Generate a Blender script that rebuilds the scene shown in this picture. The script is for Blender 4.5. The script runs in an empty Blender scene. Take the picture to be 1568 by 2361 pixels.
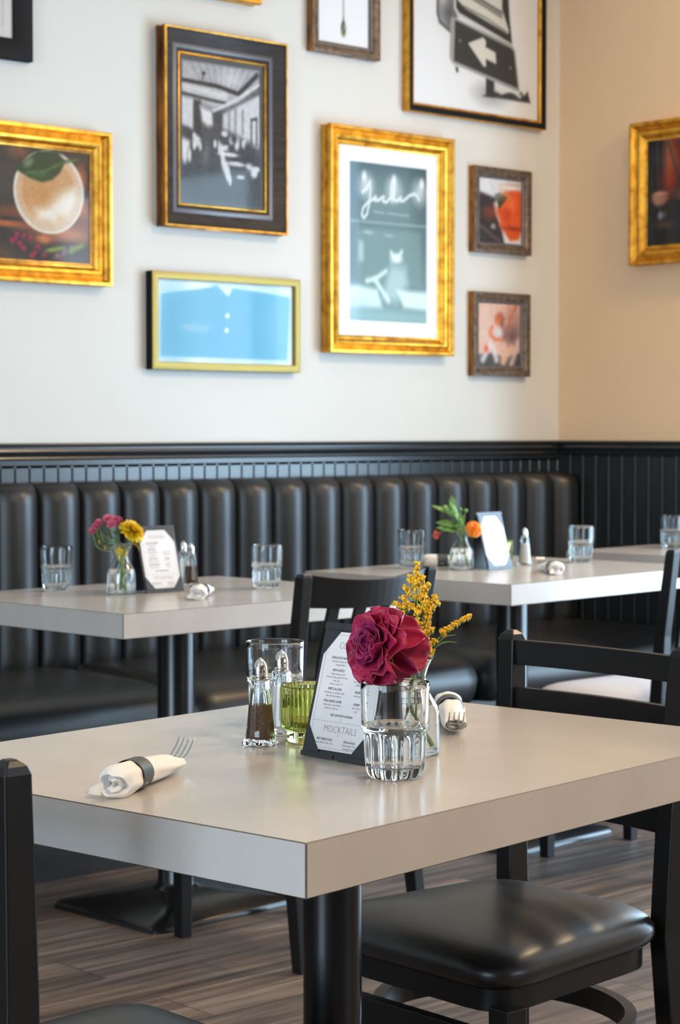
import bpy, bmesh, math, random
import numpy as np
from mathutils import Vector, Matrix

sc = bpy.context.scene
COL = sc.collection
rnd = random.Random(7)
PI = math.pi

# ------------------------------------------------------------------ camera
HEAD = math.radians(47.85)          # heading of the picture wall against the view
PITCH = 0.041
cam_d = bpy.data.cameras.new('camera')
cam = bpy.data.objects.new('camera', cam_d)
COL.objects.link(cam)
cam.location = (0, 0, 1.141)
fwd = Vector((math.cos(HEAD) * math.cos(PITCH), math.sin(HEAD) * math.cos(PITCH), -math.sin(PITCH)))
cam.rotation_euler = fwd.to_track_quat('-Z', 'Y').to_euler()
cam_d.sensor_fit = 'VERTICAL'
cam_d.sensor_height = 36
cam_d.lens = 71.36
cam_d.clip_start = 0.05
cam_d.dof.use_dof = True
cam_d.dof.focus_distance = 2.34
cam_d.dof.aperture_fstop = 13.5
sc.camera = cam

# ------------------------------------------------------------------ world, light, exposure
w = bpy.data.worlds.new('world'); sc.world = w
w.use_nodes = True
w.node_tree.nodes['Background'].inputs[0].default_value = (0.62, 0.74, 0.9, 1)
w.node_tree.nodes['Background'].inputs[1].default_value = 1.3
sc.view_settings.view_transform = 'Standard'
sc.view_settings.look = 'None'
sc.view_settings.exposure = -0.08
sc.view_settings.gamma = 1.0
sc.view_settings.use_curve_mapping = False
try:
    sc.cycles.use_denoising = True
    sc.cycles.max_bounces = 14
    sc.cycles.diffuse_bounces = 4
    sc.cycles.glossy_bounces = 5
    sc.cycles.transmission_bounces = 12
    sc.cycles.transparent_max_bounces = 12
    sc.cycles.sample_clamp_indirect = 6.0
    sc.cycles.caustics_reflective = True
    sc.cycles.caustics_refractive = True
    sc.cycles.blur_glossy = 0.6
except Exception:
    pass

def area(name, loc, look, sx, sy, power, col, shape='RECTANGLE'):
    d = bpy.data.lights.new(name, 'AREA')
    d.shape = shape; d.size = sx; d.size_y = sy; d.energy = power; d.color = col
    o = bpy.data.objects.new(name, d); COL.objects.link(o)
    o.location = loc
    o.rotation_euler = Vector(look).to_track_quat('-Z', 'Z' if abs(look[2]) < .9 else 'Y').to_euler()
    return o

XB = 5.496      # right wall (with the storefront window)
YA = 4.9        # picture wall
X0, Y0, ZC = -3.0, -3.0, 3.2
# daylight standing in the two window openings
DAY = (0.69, 1.0, 1.27)
area('daylight_storefront', (XB + .24, 2.45, 1.22), (-1, 0, 0), 3.3, 2.16, 252, DAY)
area('daylight_side', (X0 - .04, 1.2, 1.24), (1, 0, 0), 5.0, 2.2, 335, (0.76, 1.0, 1.2))
area('front_fill', (3.7, Y0 - .03, 1.5), (0, 1, 0), 2.6, 1.6, 42, (0.80, 1.0, 1.15))  # unseen front window added for cool fill and glass highlights
# warm lamps: two ceiling lamps and an added, unseen globe for warm fill
WARM = (1.0, 0.72, 0.41)
for lx, ly, p in ((4.9, 2.2, 76), (5.0, 3.8, 4), (2.6, 1.2, 22), (1.5, -.9, 88)):
    area('ceiling_lamp', (lx, ly, ZC - .03), (0, 0, -1), .38, .38, p, WARM, 'DISK')
gd = bpy.data.lights.new('globe_fill', 'POINT'); gd.energy = 22; gd.color = WARM; gd.shadow_soft_size = .14
go = bpy.data.objects.new('globe_fill', gd); COL.objects.link(go); go.location = (-1.2, 1.0, 2.1)

# ------------------------------------------------------------------ mesh helpers
def bm_new():
    return bmesh.new()

def finish(name, bm, mats, parent=None, smooth=None, loc=None, bevel=0, seg=2):
    bmesh.ops.recalc_face_normals(bm, faces=bm.faces)
    me = bpy.data.meshes.new(name)
    bm.to_mesh(me); bm.free()
    if not isinstance(mats, (list, tuple)):
        mats = [mats]
    for m in mats:
        me.materials.append(m)
    if smooth is not None:
        me.polygons.foreach_set('use_smooth', [True] * len(me.polygons))
        if smooth < 179:
            me.set_sharp_from_angle(angle=math.radians(smooth))
    o = bpy.data.objects.new(name, me)
    COL.objects.link(o)
    if parent is not None:
        o.parent = parent
    if loc is not None:
        o.location = loc
    if bevel:
        b = o.modifiers.new('edge', 'BEVEL'); b.width = bevel; b.segments = seg; b.limit_method = 'ANGLE'
        b.angle_limit = math.radians(40)
    return o

def thing(name, label, cat, loc=(0, 0, 0), rz=0.0, group=None):
    o = bpy.data.objects.new(name, None); COL.objects.link(o)
    o.empty_display_size = .05
    o.location = loc; o.rotation_euler = (0, 0, rz)
    o['label'] = label; o['category'] = cat
    if group: o['group'] = group
    return o

def structure(o):
    o['kind'] = 'structure'
    return o

def copy_tree(o, parent=None):
    c = o.copy(); COL.objects.link(c)
    if parent is not None: c.parent = parent
    for ch in list(o.children):
        copy_tree(ch, c)
    return c

def placed(src, loc, rz, label, first):
    """the first time moves the source itself, afterwards a copy of it and of each of its parts"""
    o = src if first else copy_tree(src)
    o.location = loc; o.rotation_euler = (0, 0, rz); o['label'] = label
    return o

def box(bm, a, b, mi=0):
    x0, y0, z0 = a; x1, y1, z1 = b
    v = [bm.verts.new(p) for p in ((x0, y0, z0), (x1, y0, z0), (x1, y1, z0), (x0, y1, z0),
                                   (x0, y0, z1), (x1, y0, z1), (x1, y1, z1), (x0, y1, z1))]
    for f in ((0, 3, 2, 1), (4, 5, 6, 7), (0, 1, 5, 4), (1, 2, 6, 5), (2, 3, 7, 6), (3, 0, 4, 7)):
        bm.faces.new([v[i] for i in f]).material_index = mi
    return v

def loft(bm, rings, closed=True, caps=True, mi=0):
    R = [[bm.verts.new(p) for p in r] for r in rings]
    n = len(R[0])
    for a, b in zip(R, R[1:]):
        for i in range(n if closed else n - 1):
            j = (i + 1) % n
            bm.faces.new((a[i], a[j], b[j], b[i])).material_index = mi
    if caps and closed:
        bm.faces.new(list(reversed(R[0]))).material_index = mi
        bm.faces.new(R[-1]).material_index = mi
    return R

def lathe(bm, prof, n=48, mod=None, mi=0, close=True, cx=0, cy=0):
    """prof: (r, z) list; r = 0 gives a pole.  mod(r, z, theta) -> r"""
    prev = None
    for (r, z) in prof:
        if r < 1e-6:
            cur = [bm.verts.new((cx, cy, z))]
        else:
            cur = []
            for i in range(n):
                t = 2 * PI * i / n
                rr = mod(r, z, t) if mod else r
                cur.append(bm.verts.new((cx + rr * math.cos(t), cy + rr * math.sin(t), z)))
        if prev is not None:
            for i in range(n):
                j = (i + 1) % n
                if len(prev) == 1 and len(cur) == 1: break
                if len(prev) == 1: f = (prev[0], cur[j], cur[i])
                elif len(cur) == 1: f = (prev[i], prev[j], cur[0])
                else: f = (prev[i], prev[j], cur[j], cur[i])
                bm.faces.new(f).material_index = mi
        prev = cur

def frame_axes(pts):
    out = []
    n = len(pts)
    up0 = Vector((0, 0, 1))
    d = (pts[1] - pts[0]).normalized()
    if abs(d.z) > .9: up0 = Vector((1, 0, 0))
    s = d.cross(up0).normalized()
    for i in range(n):
        d = (pts[min(i + 1, n - 1)] - pts[max(i - 1, 0)]).normalized()
        s = (s - d * s.dot(d)).normalized()
        out.append((d, s, d.cross(s)))
    return out

def tube(bm, pts, rad, n=8, mi=0):
    pts = [Vector(p) for p in pts]
    if not isinstance(rad, (list, tuple)): rad = [rad] * len(pts)
    ax = frame_axes(pts)
    rings = []
    for p, r, (d, s, u) in zip(pts, rad, ax):
        rings.append([p + (s * math.cos(2 * PI * i / n) + u * math.sin(2 * PI * i / n)) * r for i in range(n)])
    loft(bm, rings, True, True, mi)

def spline(pts, n=6):
    P = [Vector(p) for p in pts]
    out = []
    for i in range(len(P) - 1):
        p0 = P[max(i - 1, 0)]; p1 = P[i]; p2 = P[i + 1]; p3 = P[min(i + 2, len(P) - 1)]
        for k in range(n):
            t = k / n
            out.append(.5 * ((2 * p1) + (p2 - p0) * t + (2 * p0 - 5 * p1 + 4 * p2 - p3) * t * t + (3 * p1 - p0 - 3 * p2 + p3) * t ** 3))
    out.append(P[-1])
    return out

def sweep_rect(bm, pts, sizes, mi=0):
    """square-section post: a horizontal w x d rectangle at each centre point"""
    rings = []
    for (x, y, z), (wd, dp) in zip(pts, sizes):
        a, b = wd / 2, dp / 2
        rings.append([(x - a, y - b, z), (x + a, y - b, z), (x + a, y + b, z), (x - a, y + b, z)])
    loft(bm, rings, True, True, mi)

def blob(bm, c, r, mi=0, sub=1):
    g = bmesh.ops.create_icosphere(bm, subdivisions=sub, radius=1.0)
    c = Vector(c)
    if not isinstance(r, (tuple, list)): r = (r, r, r)
    for v in g['verts']:
        v.co = Vector((v.co.x * r[0], v.co.y * r[1], v.co.z * r[2])) + c
        for f in v.link_faces: f.material_index = mi

# ------------------------------------------------------------------ materials
def mat(name, col=(.5, .5, .5), rough=.5, metal=0.0, spec=.5, coat=0.0, coat_rough=.1, ior=1.5, trans=0.0):
    m = bpy.data.materials.new(name); m.use_nodes = True
    b = m.node_tree.nodes['Principled BSDF']
    b.inputs['Base Color'].default_value = (*col, 1)
    b.inputs['Roughness'].default_value = rough
    b.inputs['Metallic'].default_value = metal
    b.inputs['Specular IOR Level'].default_value = spec
    b.inputs['IOR'].default_value = ior
    b.inputs['Coat Weight'].default_value = coat
    b.inputs['Coat Roughness'].default_value = coat_rough
    b.inputs['Transmission Weight'].default_value = trans
    return m

def N(m, t, **kw):
    n = m.node_tree.nodes.new(t)
    for k, v in kw.items(): setattr(n, k, v)
    return n

def L(m, a, b): m.node_tree.links.new(a, b)

def bsdf(m): return m.node_tree.nodes['Principled BSDF']

def noise_col(m, stops, scale=8.0, stretch=(1, 1, 1), detail=4, rough=.55, coords='Object'):
    tc = N(m, 'ShaderNodeTexCoord'); mp = N(m, 'ShaderNodeMapping'); mp.inputs['Scale'].default_value = stretch
    nz = N(m, 'ShaderNodeTexNoise'); nz.inputs['Scale'].default_value = scale
    nz.inputs['Detail'].default_value = detail; nz.inputs['Roughness'].default_value = rough
    cr = N(m, 'ShaderNodeValToRGB')
    el = cr.color_ramp.elements
    while len(el) < len(stops): el.new(.5)
    for e, (p, c) in zip(el, stops):
        e.position = p; e.color = (*c, 1)
    L(m, tc.outputs[coords], mp.inputs[0]); L(m, mp.outputs[0], nz.inputs['Vector'])
    L(m, nz.outputs['Fac'], cr.inputs[0]); L(m, cr.outputs[0], bsdf(m).inputs['Base Color'])
    return nz, cr

def bump(m, scale=200.0, strength=.1, dist=.001, stretch=(1, 1, 1), detail=2, coords='Object'):
    tc = N(m, 'ShaderNodeTexCoord'); mp = N(m, 'ShaderNodeMapping'); mp.inputs['Scale'].default_value = stretch
    nz = N(m, 'ShaderNodeTexNoise'); nz.inputs['Scale'].default_value = scale; nz.inputs['Detail'].default_value = detail
    bp = N(m, 'ShaderNodeBump'); bp.inputs['Strength'].default_value = strength; bp.inputs['Distance'].default_value = dist
    L(m, tc.outputs[coords], mp.inputs[0]); L(m, mp.outputs[0], nz.inputs['Vector'])
    L(m, nz.outputs['Fac'], bp.inputs['Height']); L(m, bp.outputs[0], bsdf(m).inputs['Normal'])

def srgb(*c):
    c = np.asarray(c, float) / 255.0
    return tuple(np.where(c <= .04045, c / 12.92, ((c + .055) / 1.055) ** 2.4))

M = {}
M['wall'] = mat('wall_paint', (.66, .66, .65), .62, spec=.3)
noise_col(M['wall'], [(.3, (.585, .57, .54)), (.7, (.61, .595, .565))], 1.5)
M['wall_tint'] = mat('right_wall_lamp_tint', (.68, .58, .44), .62, spec=.3)
noise_col(M['wall_tint'], [(.3, (.74, .52, .325)), (.7, (.77, .55, .35))], 1.5)  # warm lamp cast deepened by a tan tint in the wall colour
bump(M['wall_tint'], 260, .05, .0006)
bump(M['wall'], 260, .05, .0006)
M['ceiling'] = mat('ceiling_paint', (.72, .68, .62), .8)
M['black_paint'] = mat('black_semigloss_paint', (.016, .0195, .023), .27, spec=.7)
bump(M['black_paint'], 30, .04, .001)
M['black_wood'] = mat('black_lacquered_wood', (.005, .005, .0055), .36, spec=.38)
bump(M['black_wood'], 60, .06, .0008, (6, 6, 1))
M['black_metal'] = mat('black_powder_coat', (.007, .007, .0075), .24, spec=.5)
M['vinyl'] = mat('black_vinyl', (.011, .0108, .011), .33, spec=.55)
bump(M['vinyl'], 420, .12, .0006)
M['booth_vinyl'] = mat('black_booth_vinyl', (.0085, .0082, .0085), .41, spec=.65)
bump(M['booth_vinyl'], 300, .08, .0006)
M['frame_gold'] = mat('gold_leaf', (.7, .4, .06), .36, .85)
noise_col(M['frame_gold'], [(.3, (.40, .165, .015)), (.52, (.67, .345, .04)), (.75, (.79, .46, .07))], 30, detail=6)
bump(M['frame_gold'], 160, .12, .001)
M['frame_copper'] = mat('copper_bronze_leaf', (.42, .17, .05), .34, .8)
noise_col(M['frame_copper'], [(.35, (.09, .035, .015)), (.6, (.46, .19, .05))], 14, (1, 1, .35), detail=4)
M['frame_olive_gold'] = mat('satin_olive_gold', (.30, .215, .05), .45, .6)
M['frame_black'] = mat('black_frame_paint', (.007, .007, .008), .6, spec=.15)
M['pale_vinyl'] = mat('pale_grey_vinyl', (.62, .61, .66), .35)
M['frame_brown'] = mat('dark_walnut_stain', (.034, .026, .023), .5, spec=.2)
noise_col(M['frame_brown'], [(.35, (.020, .015, .014)), (.65, (.040, .030, .026))], 12, (1, 1, 8))
M['frame_bead'] = mat('pewter_bead', (.11, .11, .125), .38, .3)
M['frame_bronze'] = mat('antique_bronze', (.15, .10, .07), .42, .45)
noise_col(M['frame_bronze'], [(.35, (.075, .055, .042)), (.65, (.17, .12, .085))], 60, detail=5)
bump(M['frame_bronze'], 300, .2, .001)
M['mat_white'] = mat('white_mat_board', (.72, .73, .74), .8)
M['mat_grey'] = mat('grey_mat_board', (.07, .085, .095), .7)
M['paper_white'] = mat('white_paper', (.72, .71, .73), .75, spec=.3)
M['ink'] = mat('dark_ink', (.045, .045, .07), .7)
M['ink_soft'] = mat('soft_grey_ink', (.17, .17, .21), .7)
M['leatherette'] = mat('black_leatherette', (.016, .02, .026), .36, spec=.6)
bump(M['leatherette'], 500, .15, .0008)
M['chrome'] = mat('chrome', (.80, .78, .76), .10, 1.0)
M['steel'] = mat('polished_steel', (.62, .62, .63), .12, 1.0)
M['napkin'] = mat('white_napkin_paper', (.80, .78, .76), .85)
bump(M['napkin'], 120, .25, .002)
M['band'] = mat('slate_paper_band', (.055, .065, .068), .5)
M['pepper'] = mat('ground_pepper', (.12, .07, .04), .9)
noise_col(M['pepper'], [(.35, (.045, .025, .015)), (.65, (.22, .13, .075))], 900, detail=3)
M['salt'] = mat('salt_grains', (.80, .78, .76), .8)
bump(M['salt'], 900, .3, .001)
M['amber_liquid'] = mat('votive_wax', (.30, .24, .06), .5)

def glass(name, col=(1, 1, 1), ior=1.45, rough=0.0):
    m = bpy.data.materials.new(name); m.use_nodes = True
    nt = m.node_tree; nt.nodes.clear()
    g = nt.nodes.new('ShaderNodeBsdfGlass'); o = nt.nodes.new('ShaderNodeOutputMaterial')
    g.inputs['Color'].default_value = (*col, 1); g.inputs['IOR'].default_value = ior; g.inputs['Roughness'].default_value = rough
    nt.links.new(g.outputs[0], o.inputs[0])
    return m
M['glass'] = glass('clear_glass', (.985, .995, .995), 1.47)
M['green_glass'] = glass('olive_green_glass', (.85, .885, .60), 1.47)
M['water'] = glass('water', (.995, 1, 1), 1.333)

def pane_mat():
    m = bpy.data.materials.new('picture_glazing'); m.use_nodes = True
    nt = m.node_tree; nt.nodes.clear()
    t = nt.nodes.new('ShaderNodeBsdfTransparent'); g = nt.nodes.new('ShaderNodeBsdfGlossy'); mx = nt.nodes.new('ShaderNodeMixShader')
    fr = nt.nodes.new('ShaderNodeFresnel'); o = nt.nodes.new('ShaderNodeOutputMaterial')
    fr.inputs[0].default_value = 1.26; g.inputs['Roughness'].default_value = .06
    nt.links.new(fr.outputs[0], mx.inputs[0]); nt.links.new(t.outputs[0], mx.inputs[1]); nt.links.new(g.outputs[0], mx.inputs[2])
    nt.links.new(mx.outputs[0], o.inputs[0])
    return m
M['pane'] = pane_mat()

# laminate with a dark seam along its edges
def laminate():
    m = mat('stone_laminate', (.5, .45, .4), .22, spec=.5)
    tc = N(m, 'ShaderNodeTexCoord')
    n1 = N(m, 'ShaderNodeTexNoise'); n1.inputs['Scale'].default_value = 9; n1.inputs['Detail'].default_value = 3
    n2 = N(m, 'ShaderNodeTexNoise'); n2.inputs['Scale'].default_value = 1100; n2.inputs['Detail'].default_value = 2
    n3 = N(m, 'ShaderNodeTexVoronoi'); n3.inputs['Scale'].default_value = 95
    c1 = N(m, 'ShaderNodeValToRGB'); c2 = N(m, 'ShaderNodeValToRGB'); c3 = N(m, 'ShaderNodeValToRGB')
    c1.color_ramp.elements[0].color = (.475, .435, .408, 1); c1.color_ramp.elements[0].position = .3
    c1.color_ramp.elements[1].color = (.515, .473, .443, 1); c1.color_ramp.elements[1].position = .7
    c2.color_ramp.elements[0].color = (.92, .92, .92, 1); c2.color_ramp.elements[0].position = .34
    c2.color_ramp.elements[1].color = (1.02, 1.02, 1.02, 1); c2.color_ramp.elements[1].position = .62
    c3.color_ramp.elements[0].color = (.72, .70, .68, 1); c3.color_ramp.elements[0].position = .035
    c3.color_ramp.elements[1].color = (1, 1, 1, 1); c3.color_ramp.elements[1].position = .075
    m1 = N(m, 'ShaderNodeMixRGB', blend_type='MULTIPLY'); m1.inputs[0].default_value = 1
    m2 = N(m, 'ShaderNodeMixRGB', blend_type='MULTIPLY'); m2.inputs[0].default_value = 1
    for n in (n1, n2, n3): L(m, tc.outputs['Object'], n.inputs['Vector'])
    L(m, n1.outputs['Fac'], c1.inputs[0]); L(m, n2.outputs['Fac'], c2.inputs[0]); L(m, n3.outputs['Distance'], c3.inputs[0])
    L(m, c1.outputs[0], m1.inputs[1]); L(m, c2.outputs[0], m1.inputs[2])
    L(m, m1.outputs[0], m2.inputs[1]); L(m, c3.outputs[0], m2.inputs[2])
    L(m, m2.outputs[0], bsdf(m).inputs['Base Color'])
    return m
M['laminate'] = laminate()
M['seam'] = mat('laminate_seam', (.10, .075, .055), .5)

def planks():
    m = mat('wood_plank_floor', (.2, .15, .12), .42, spec=.45)
    tc = N(m, 'ShaderNodeTexCoord'); mp = N(m, 'ShaderNodeMapping')
    br = N(m, 'ShaderNodeTexBrick'); br.offset = .37; br.inputs['Scale'].default_value = 1
    br.inputs['Brick Width'].default_value = 1.22; br.inputs['Row Height'].default_value = .18
    br.inputs['Mortar Size'].default_value = .0015; br.inputs['Mortar Smooth'].default_value = .3
    br.inputs['Color1'].default_value = (.0, 0, 0, 1); br.inputs['Color2'].default_value = (1, 1, 1, 1)
    br.inputs['Mortar'].default_value = (.4, .4, .4, 1)
    L(m, tc.outputs['Object'], mp.inputs[0]); L(m, mp.outputs[0], br.inputs['Vector'])
    # grain: long streaks, shifted per plank
    add = N(m, 'ShaderNodeVectorMath', operation='ADD'); sc_ = N(m, 'ShaderNodeVectorMath', operation='SCALE'); sc_.inputs['Scale'].default_value = 13.7
    L(m, br.outputs['Color'], sc_.inputs[0]); L(m, tc.outputs['Object'], add.inputs[0]); L(m, sc_.outputs[0], add.inputs[1])
    mg = N(m, 'ShaderNodeMapping'); mg.inputs['Scale'].default_value = (1.3, 26, 1); L(m, add.outputs[0], mg.inputs[0])
    ng = N(m, 'ShaderNodeTexNoise'); ng.inputs['Scale'].default_value = 1.6; ng.inputs['Detail'].default_value = 8; ng.inputs['Roughness'].default_value = .68
    L(m, mg.outputs[0], ng.inputs['Vector'])
    cg = N(m, 'ShaderNodeValToRGB'); e = cg.color_ramp.elements
    e[0].position = .30; e[0].color = (.036, .028, .024, 1); e[1].position = .74; e[1].color = (.30, .232, .188, 1)
    k = e.new(.5); k.color = (.118, .088, .072, 1)
    L(m, ng.outputs['Fac'], cg.inputs[0])
    cp = N(m, 'ShaderNodeValToRGB'); e = cp.color_ramp.elements
    e[0].color = (.62, .62, .64, 1); e[1].color = (1.25, 1.2, 1.14, 1)
    L(m, br.outputs['Color'], cp.inputs[0])
    mm = N(m, 'ShaderNodeMixRGB', blend_type='MULTIPLY'); mm.inputs[0].default_value = 1
    L(m, cg.outputs[0], mm.inputs[1]); L(m, cp.outputs[0], mm.inputs[2])
    md = N(m, 'ShaderNodeMixRGB', blend_type='MIX'); md.inputs[2].default_value = (.02, .015, .012, 1)
    L(m, br.outputs['Fac'], md.inputs[0]); L(m, mm.outputs[0], md.inputs[1]); L(m, md.outputs[0], bsdf(m).inputs['Base Color'])
    bp = N(m, 'ShaderNodeBump'); bp.inputs['Strength'].default_value = .15; bp.inputs['Distance'].default_value = .001
    L(m, ng.outputs['Fac'], bp.inputs['Height']); L(m, bp.outputs[0], bsdf(m).inputs['Normal'])
    return m
M['floor'] = planks()

# ------------------------------------------------------------------ the room
T = .12
bm = bm_new(); box(bm, (X0 - T, Y0 - T, -.1), (XB + .28, YA + T, 0)); structure(finish('floor', bm, M['floor']))
bm = bm_new(); box(bm, (X0 - T, Y0 - T, ZC), (XB + .28, YA + T, ZC + .1)); structure(finish('ceiling', bm, M['ceiling']))
bm = bm_new(); box(bm, (X0 - T, YA, 0), (XB + .28, YA + T, ZC)); structure(finish('wall_left', bm, M['wall']))
def wall_with_opening(name, x0, x1, ya, yb, oy0, oy1, oz0, oz1, m='wall'):
    bm = bm_new()
    box(bm, (x0, ya, 0), (x1, yb, oz0)); box(bm, (x0, ya, oz1), (x1, yb, ZC))
    box(bm, (x0, ya, oz0), (x1, oy0, oz1)); box(bm, (x0, oy1, oz0), (x1, yb, oz1))
    structure(finish(name, bm, M[m]))
wall_with_opening('wall_right', XB, XB + .28, Y0 - T, YA, .8, 4.1, .14, 2.3, 'wall_tint')
wall_with_opening('wall_rear', X0 - T, X0, Y0 - T, YA, -1.3, 3.7, .12, 2.36)
bm = bm_new()
for a_, b_ in (((X0, Y0 - T, 0), (2.4, Y0, ZC)), ((5.0, Y0 - T, 0), (XB, Y0, ZC)), ((2.4, Y0 - T, 0), (5.0, Y0, .7)), ((2.4, Y0 - T, 2.3), (5.0, Y0, ZC))): box(bm, a_, b_)
structure(finish('wall_front', bm, mat('dark_brown_wall_paint', (.12, .10, .09), .6)))

def window(name, x, y0, y1, z0, z1, panes, side):
    bm = bm_new()
    d = .05
    for k in range(panes + 1):
        y = y0 + (y1 - y0) * k / panes
        a = .03 if k in (0, panes) else .025
        box(bm, (x - d, y - a, z0), (x + d, y + a, z1))
    box(bm, (x - d, y0, z0 - .03), (x + d, y1, z0 + .03)); box(bm, (x - d, y0, z1 - .03), (x + d, y1, z1 + .03))
    structure(finish(name, bm, M['black_metal']))
window('window_1', XB + .17, .8, 4.1, .14, 2.3, 3, -1)
bm = bm_new()
for k in range(3): box(bm, (2.4 + 1.27 * k, Y0 - .02, .7), (2.46 + 1.27 * k, Y0 + .04, 2.3))
box(bm, (2.4, Y0 - .02, .68), (5.0, Y0 + .04, .73)); box(bm, (2.4, Y0 - .02, 2.27), (5.0, Y0 + .04, 2.32))
structure(finish('added_window', bm, M['black_metal']))  # bars of the added front opening that carries the fill
window('window_2', X0 - .015, -1.3, 3.7, .12, 2.36, 4, 1)

# chair rails: one moulded profile, (depth from wall, height)
RAIL = [(0, 1.100), (.030, 1.0985), (.033, 1.094), (.030, 1.0885), (.021, 1.087), (.021, 1.0835), (.027, 1.0815), (.029, 1.076),
        (.027, 1.071), (.020, 1.064), (.0175, 1.061), (.022, 1.0595), (.0235, 1.0555), (.021, 1.0515), (.013, 1.050), (.012, 1.036), (.010, 1.0335), (.010, 1.028), (0, 1.028)]
bm = bm_new()
loft(bm, [[(x, YA - d, z) for d, z in RAIL] for x in (X0, XB)])
structure(finish('trim_1', bm, M['black_paint']))
bm = bm_new()
RAILB = [(d, z if z > 1.06 else 1.045 + (z - 1.028) * .45) for d, z in RAIL]
loft(bm, [[(XB - d, y, z) for d, z in RAILB] for y in (4.17, YA - .033)])
structure(finish('trim_2', bm, M['black_paint']))

# beadboard below the rails
def beadboard(a0, a1, pitch, first, groove, bead):
    """section along the wall: (position, depth) with a V groove and a small bead beside it"""
    p = [(a0, .010)]
    a = first
    while a < a1 - .01:
        if a > a0 + .01:
            p += [(a - groove, .010), (a, .004), (a + groove, .010)]
            if bead:
                p += [(a + groove + .001, .0115), (a + groove + .005, .0115), (a + groove + .0065, .006), (a + groove + .008, .010)]
        a += pitch
    p.append((a1, .010))
    return p
bm = bm_new()
loft(bm, [[(x, YA - d, z) for x, d in beadboard(X0, XB, .0489, X0 + .0207, .0035, False)] for z in (0, 1.034)], closed=False)
structure(finish('trim_3', bm, M['black_paint']))
bm = bm_new()
loft(bm, [[(XB - d, y, z) for y, d in beadboard(4.17, YA - .01, .0597, 4.172, .003, True)] for z in (0, 1.052)], closed=False)
structure(finish('trim_4', bm, M['black_paint']))
bm = bm_new(); box(bm, (XB - .02, 4.17, 0), (XB, YA - .01, .12)); structure(finish('baseboard_right', bm, M['black_paint'], bevel=.004))
bm = bm_new(); box(bm, (XB - .018, 4.09, 0), (XB, 4.18, ZC)); structure(finish('trim_5', bm, M['black_paint'], bevel=.004))
# ------------------------------------------------------------------ banquette
bq = thing('banquette', 'long black vinyl banquette with channel-tufted back along the picture wall', 'bench', (4.0, 4.5, 0))
def bql(x, y, z): return (x - 4.0, y - 4.5, z)
CH = .1435; CH0 = 3.060 - 8 * CH
nch = int((XB - .03 - CH0) / CH) + 1
cols = []
for k in range(nch):
    for j in (0, .03, .07, .13, .2, .3, .4, .5, .6, .7, .8, .87, .93, .97):
        cols.append((CH0 + (k + j) * CH, j))
cols = [c for c in cols if c[0] < XB - .03] + [(XB - .025, 0.0)]
bm = bm_new()
rows = [(.43, 0, .55), (.455, 0, .9), (.50, 0, 1), (.60, 0, 1), (.72, 0, 1), (.84, 0, 1), (.93, .0, 1), (.955, .002, .98), (.968, .006, .92), (.977, .013, .80), (.983, .024, .6), (.986, .040, .35), (.987, .072, .0)]
rings = []
for z, back, g in rows:
    r = []
    for x, u in cols:
        b = .056 * (max(0.0, math.sin(PI * u)) ** .60) * g
        crest = .003 * math.sin(PI * u) * (1 if z > .97 else 0)
        r.append(bql(x, 4.818 + back - b, z + crest * .5))
    rings.append(r)
rings = [[bql(x, 4.885, .43) for x, u in cols]] + rings + [[bql(x, 4.885, .93) for x, u in cols]]
loft(bm, rings, closed=False)
finish('backrest', bm, M['booth_vinyl'], bq, smooth=80)
def cushion(x0, x1):
    bm = bm_new()
    prof = [(4.80, .462), (4.60, .466), (4.45, .466), (4.34, .463), (4.27, .455), (4.222, .440), (4.197, .418), (4.188, .392), (4.192, .36), (4.205, .335), (4.22, .318), (4.30, .312), (4.80, .312)]
    n = 26
    rings = []
    for i in range(n + 1):
        s = i / n
        x = x0 + (x1 - x0) * s
        e = min(s, 1 - s) * (x1 - x0)
        q = 1 - max(0.0, 1 - e / .05) ** 2.2
        bulge = .5 + .5 * math.sin(PI * s)
        r = []
        for (y, z) in prof:
            zc = .39
            front = max(0.0, min(1.0, (4.45 - y) / .2))
            yy = y + (1 - q) * .035 * front - .045 * (bulge - .5) * front
            zz = zc + (z - zc) * (.55 + .45 * q) + (.012 * bulge if z > .4 else 0)
            r.append(bql(x, yy, zz))
        rings.append(r)
    loft(bm, rings)
    return finish('seat_cushion', bm, M['booth_vinyl'], bq, smooth=70)
for x0, x1 in ((1.9, 3.275), (3.28, 4.38), (4.385, XB - .03)):
    cushion(x0, x1)
bm = bm_new(); box(bm, bql(1.9, 4.255, 0), bql(XB - .03, 4.86, .32)); finish('plinth', bm, M['black_paint'], bq)

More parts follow.
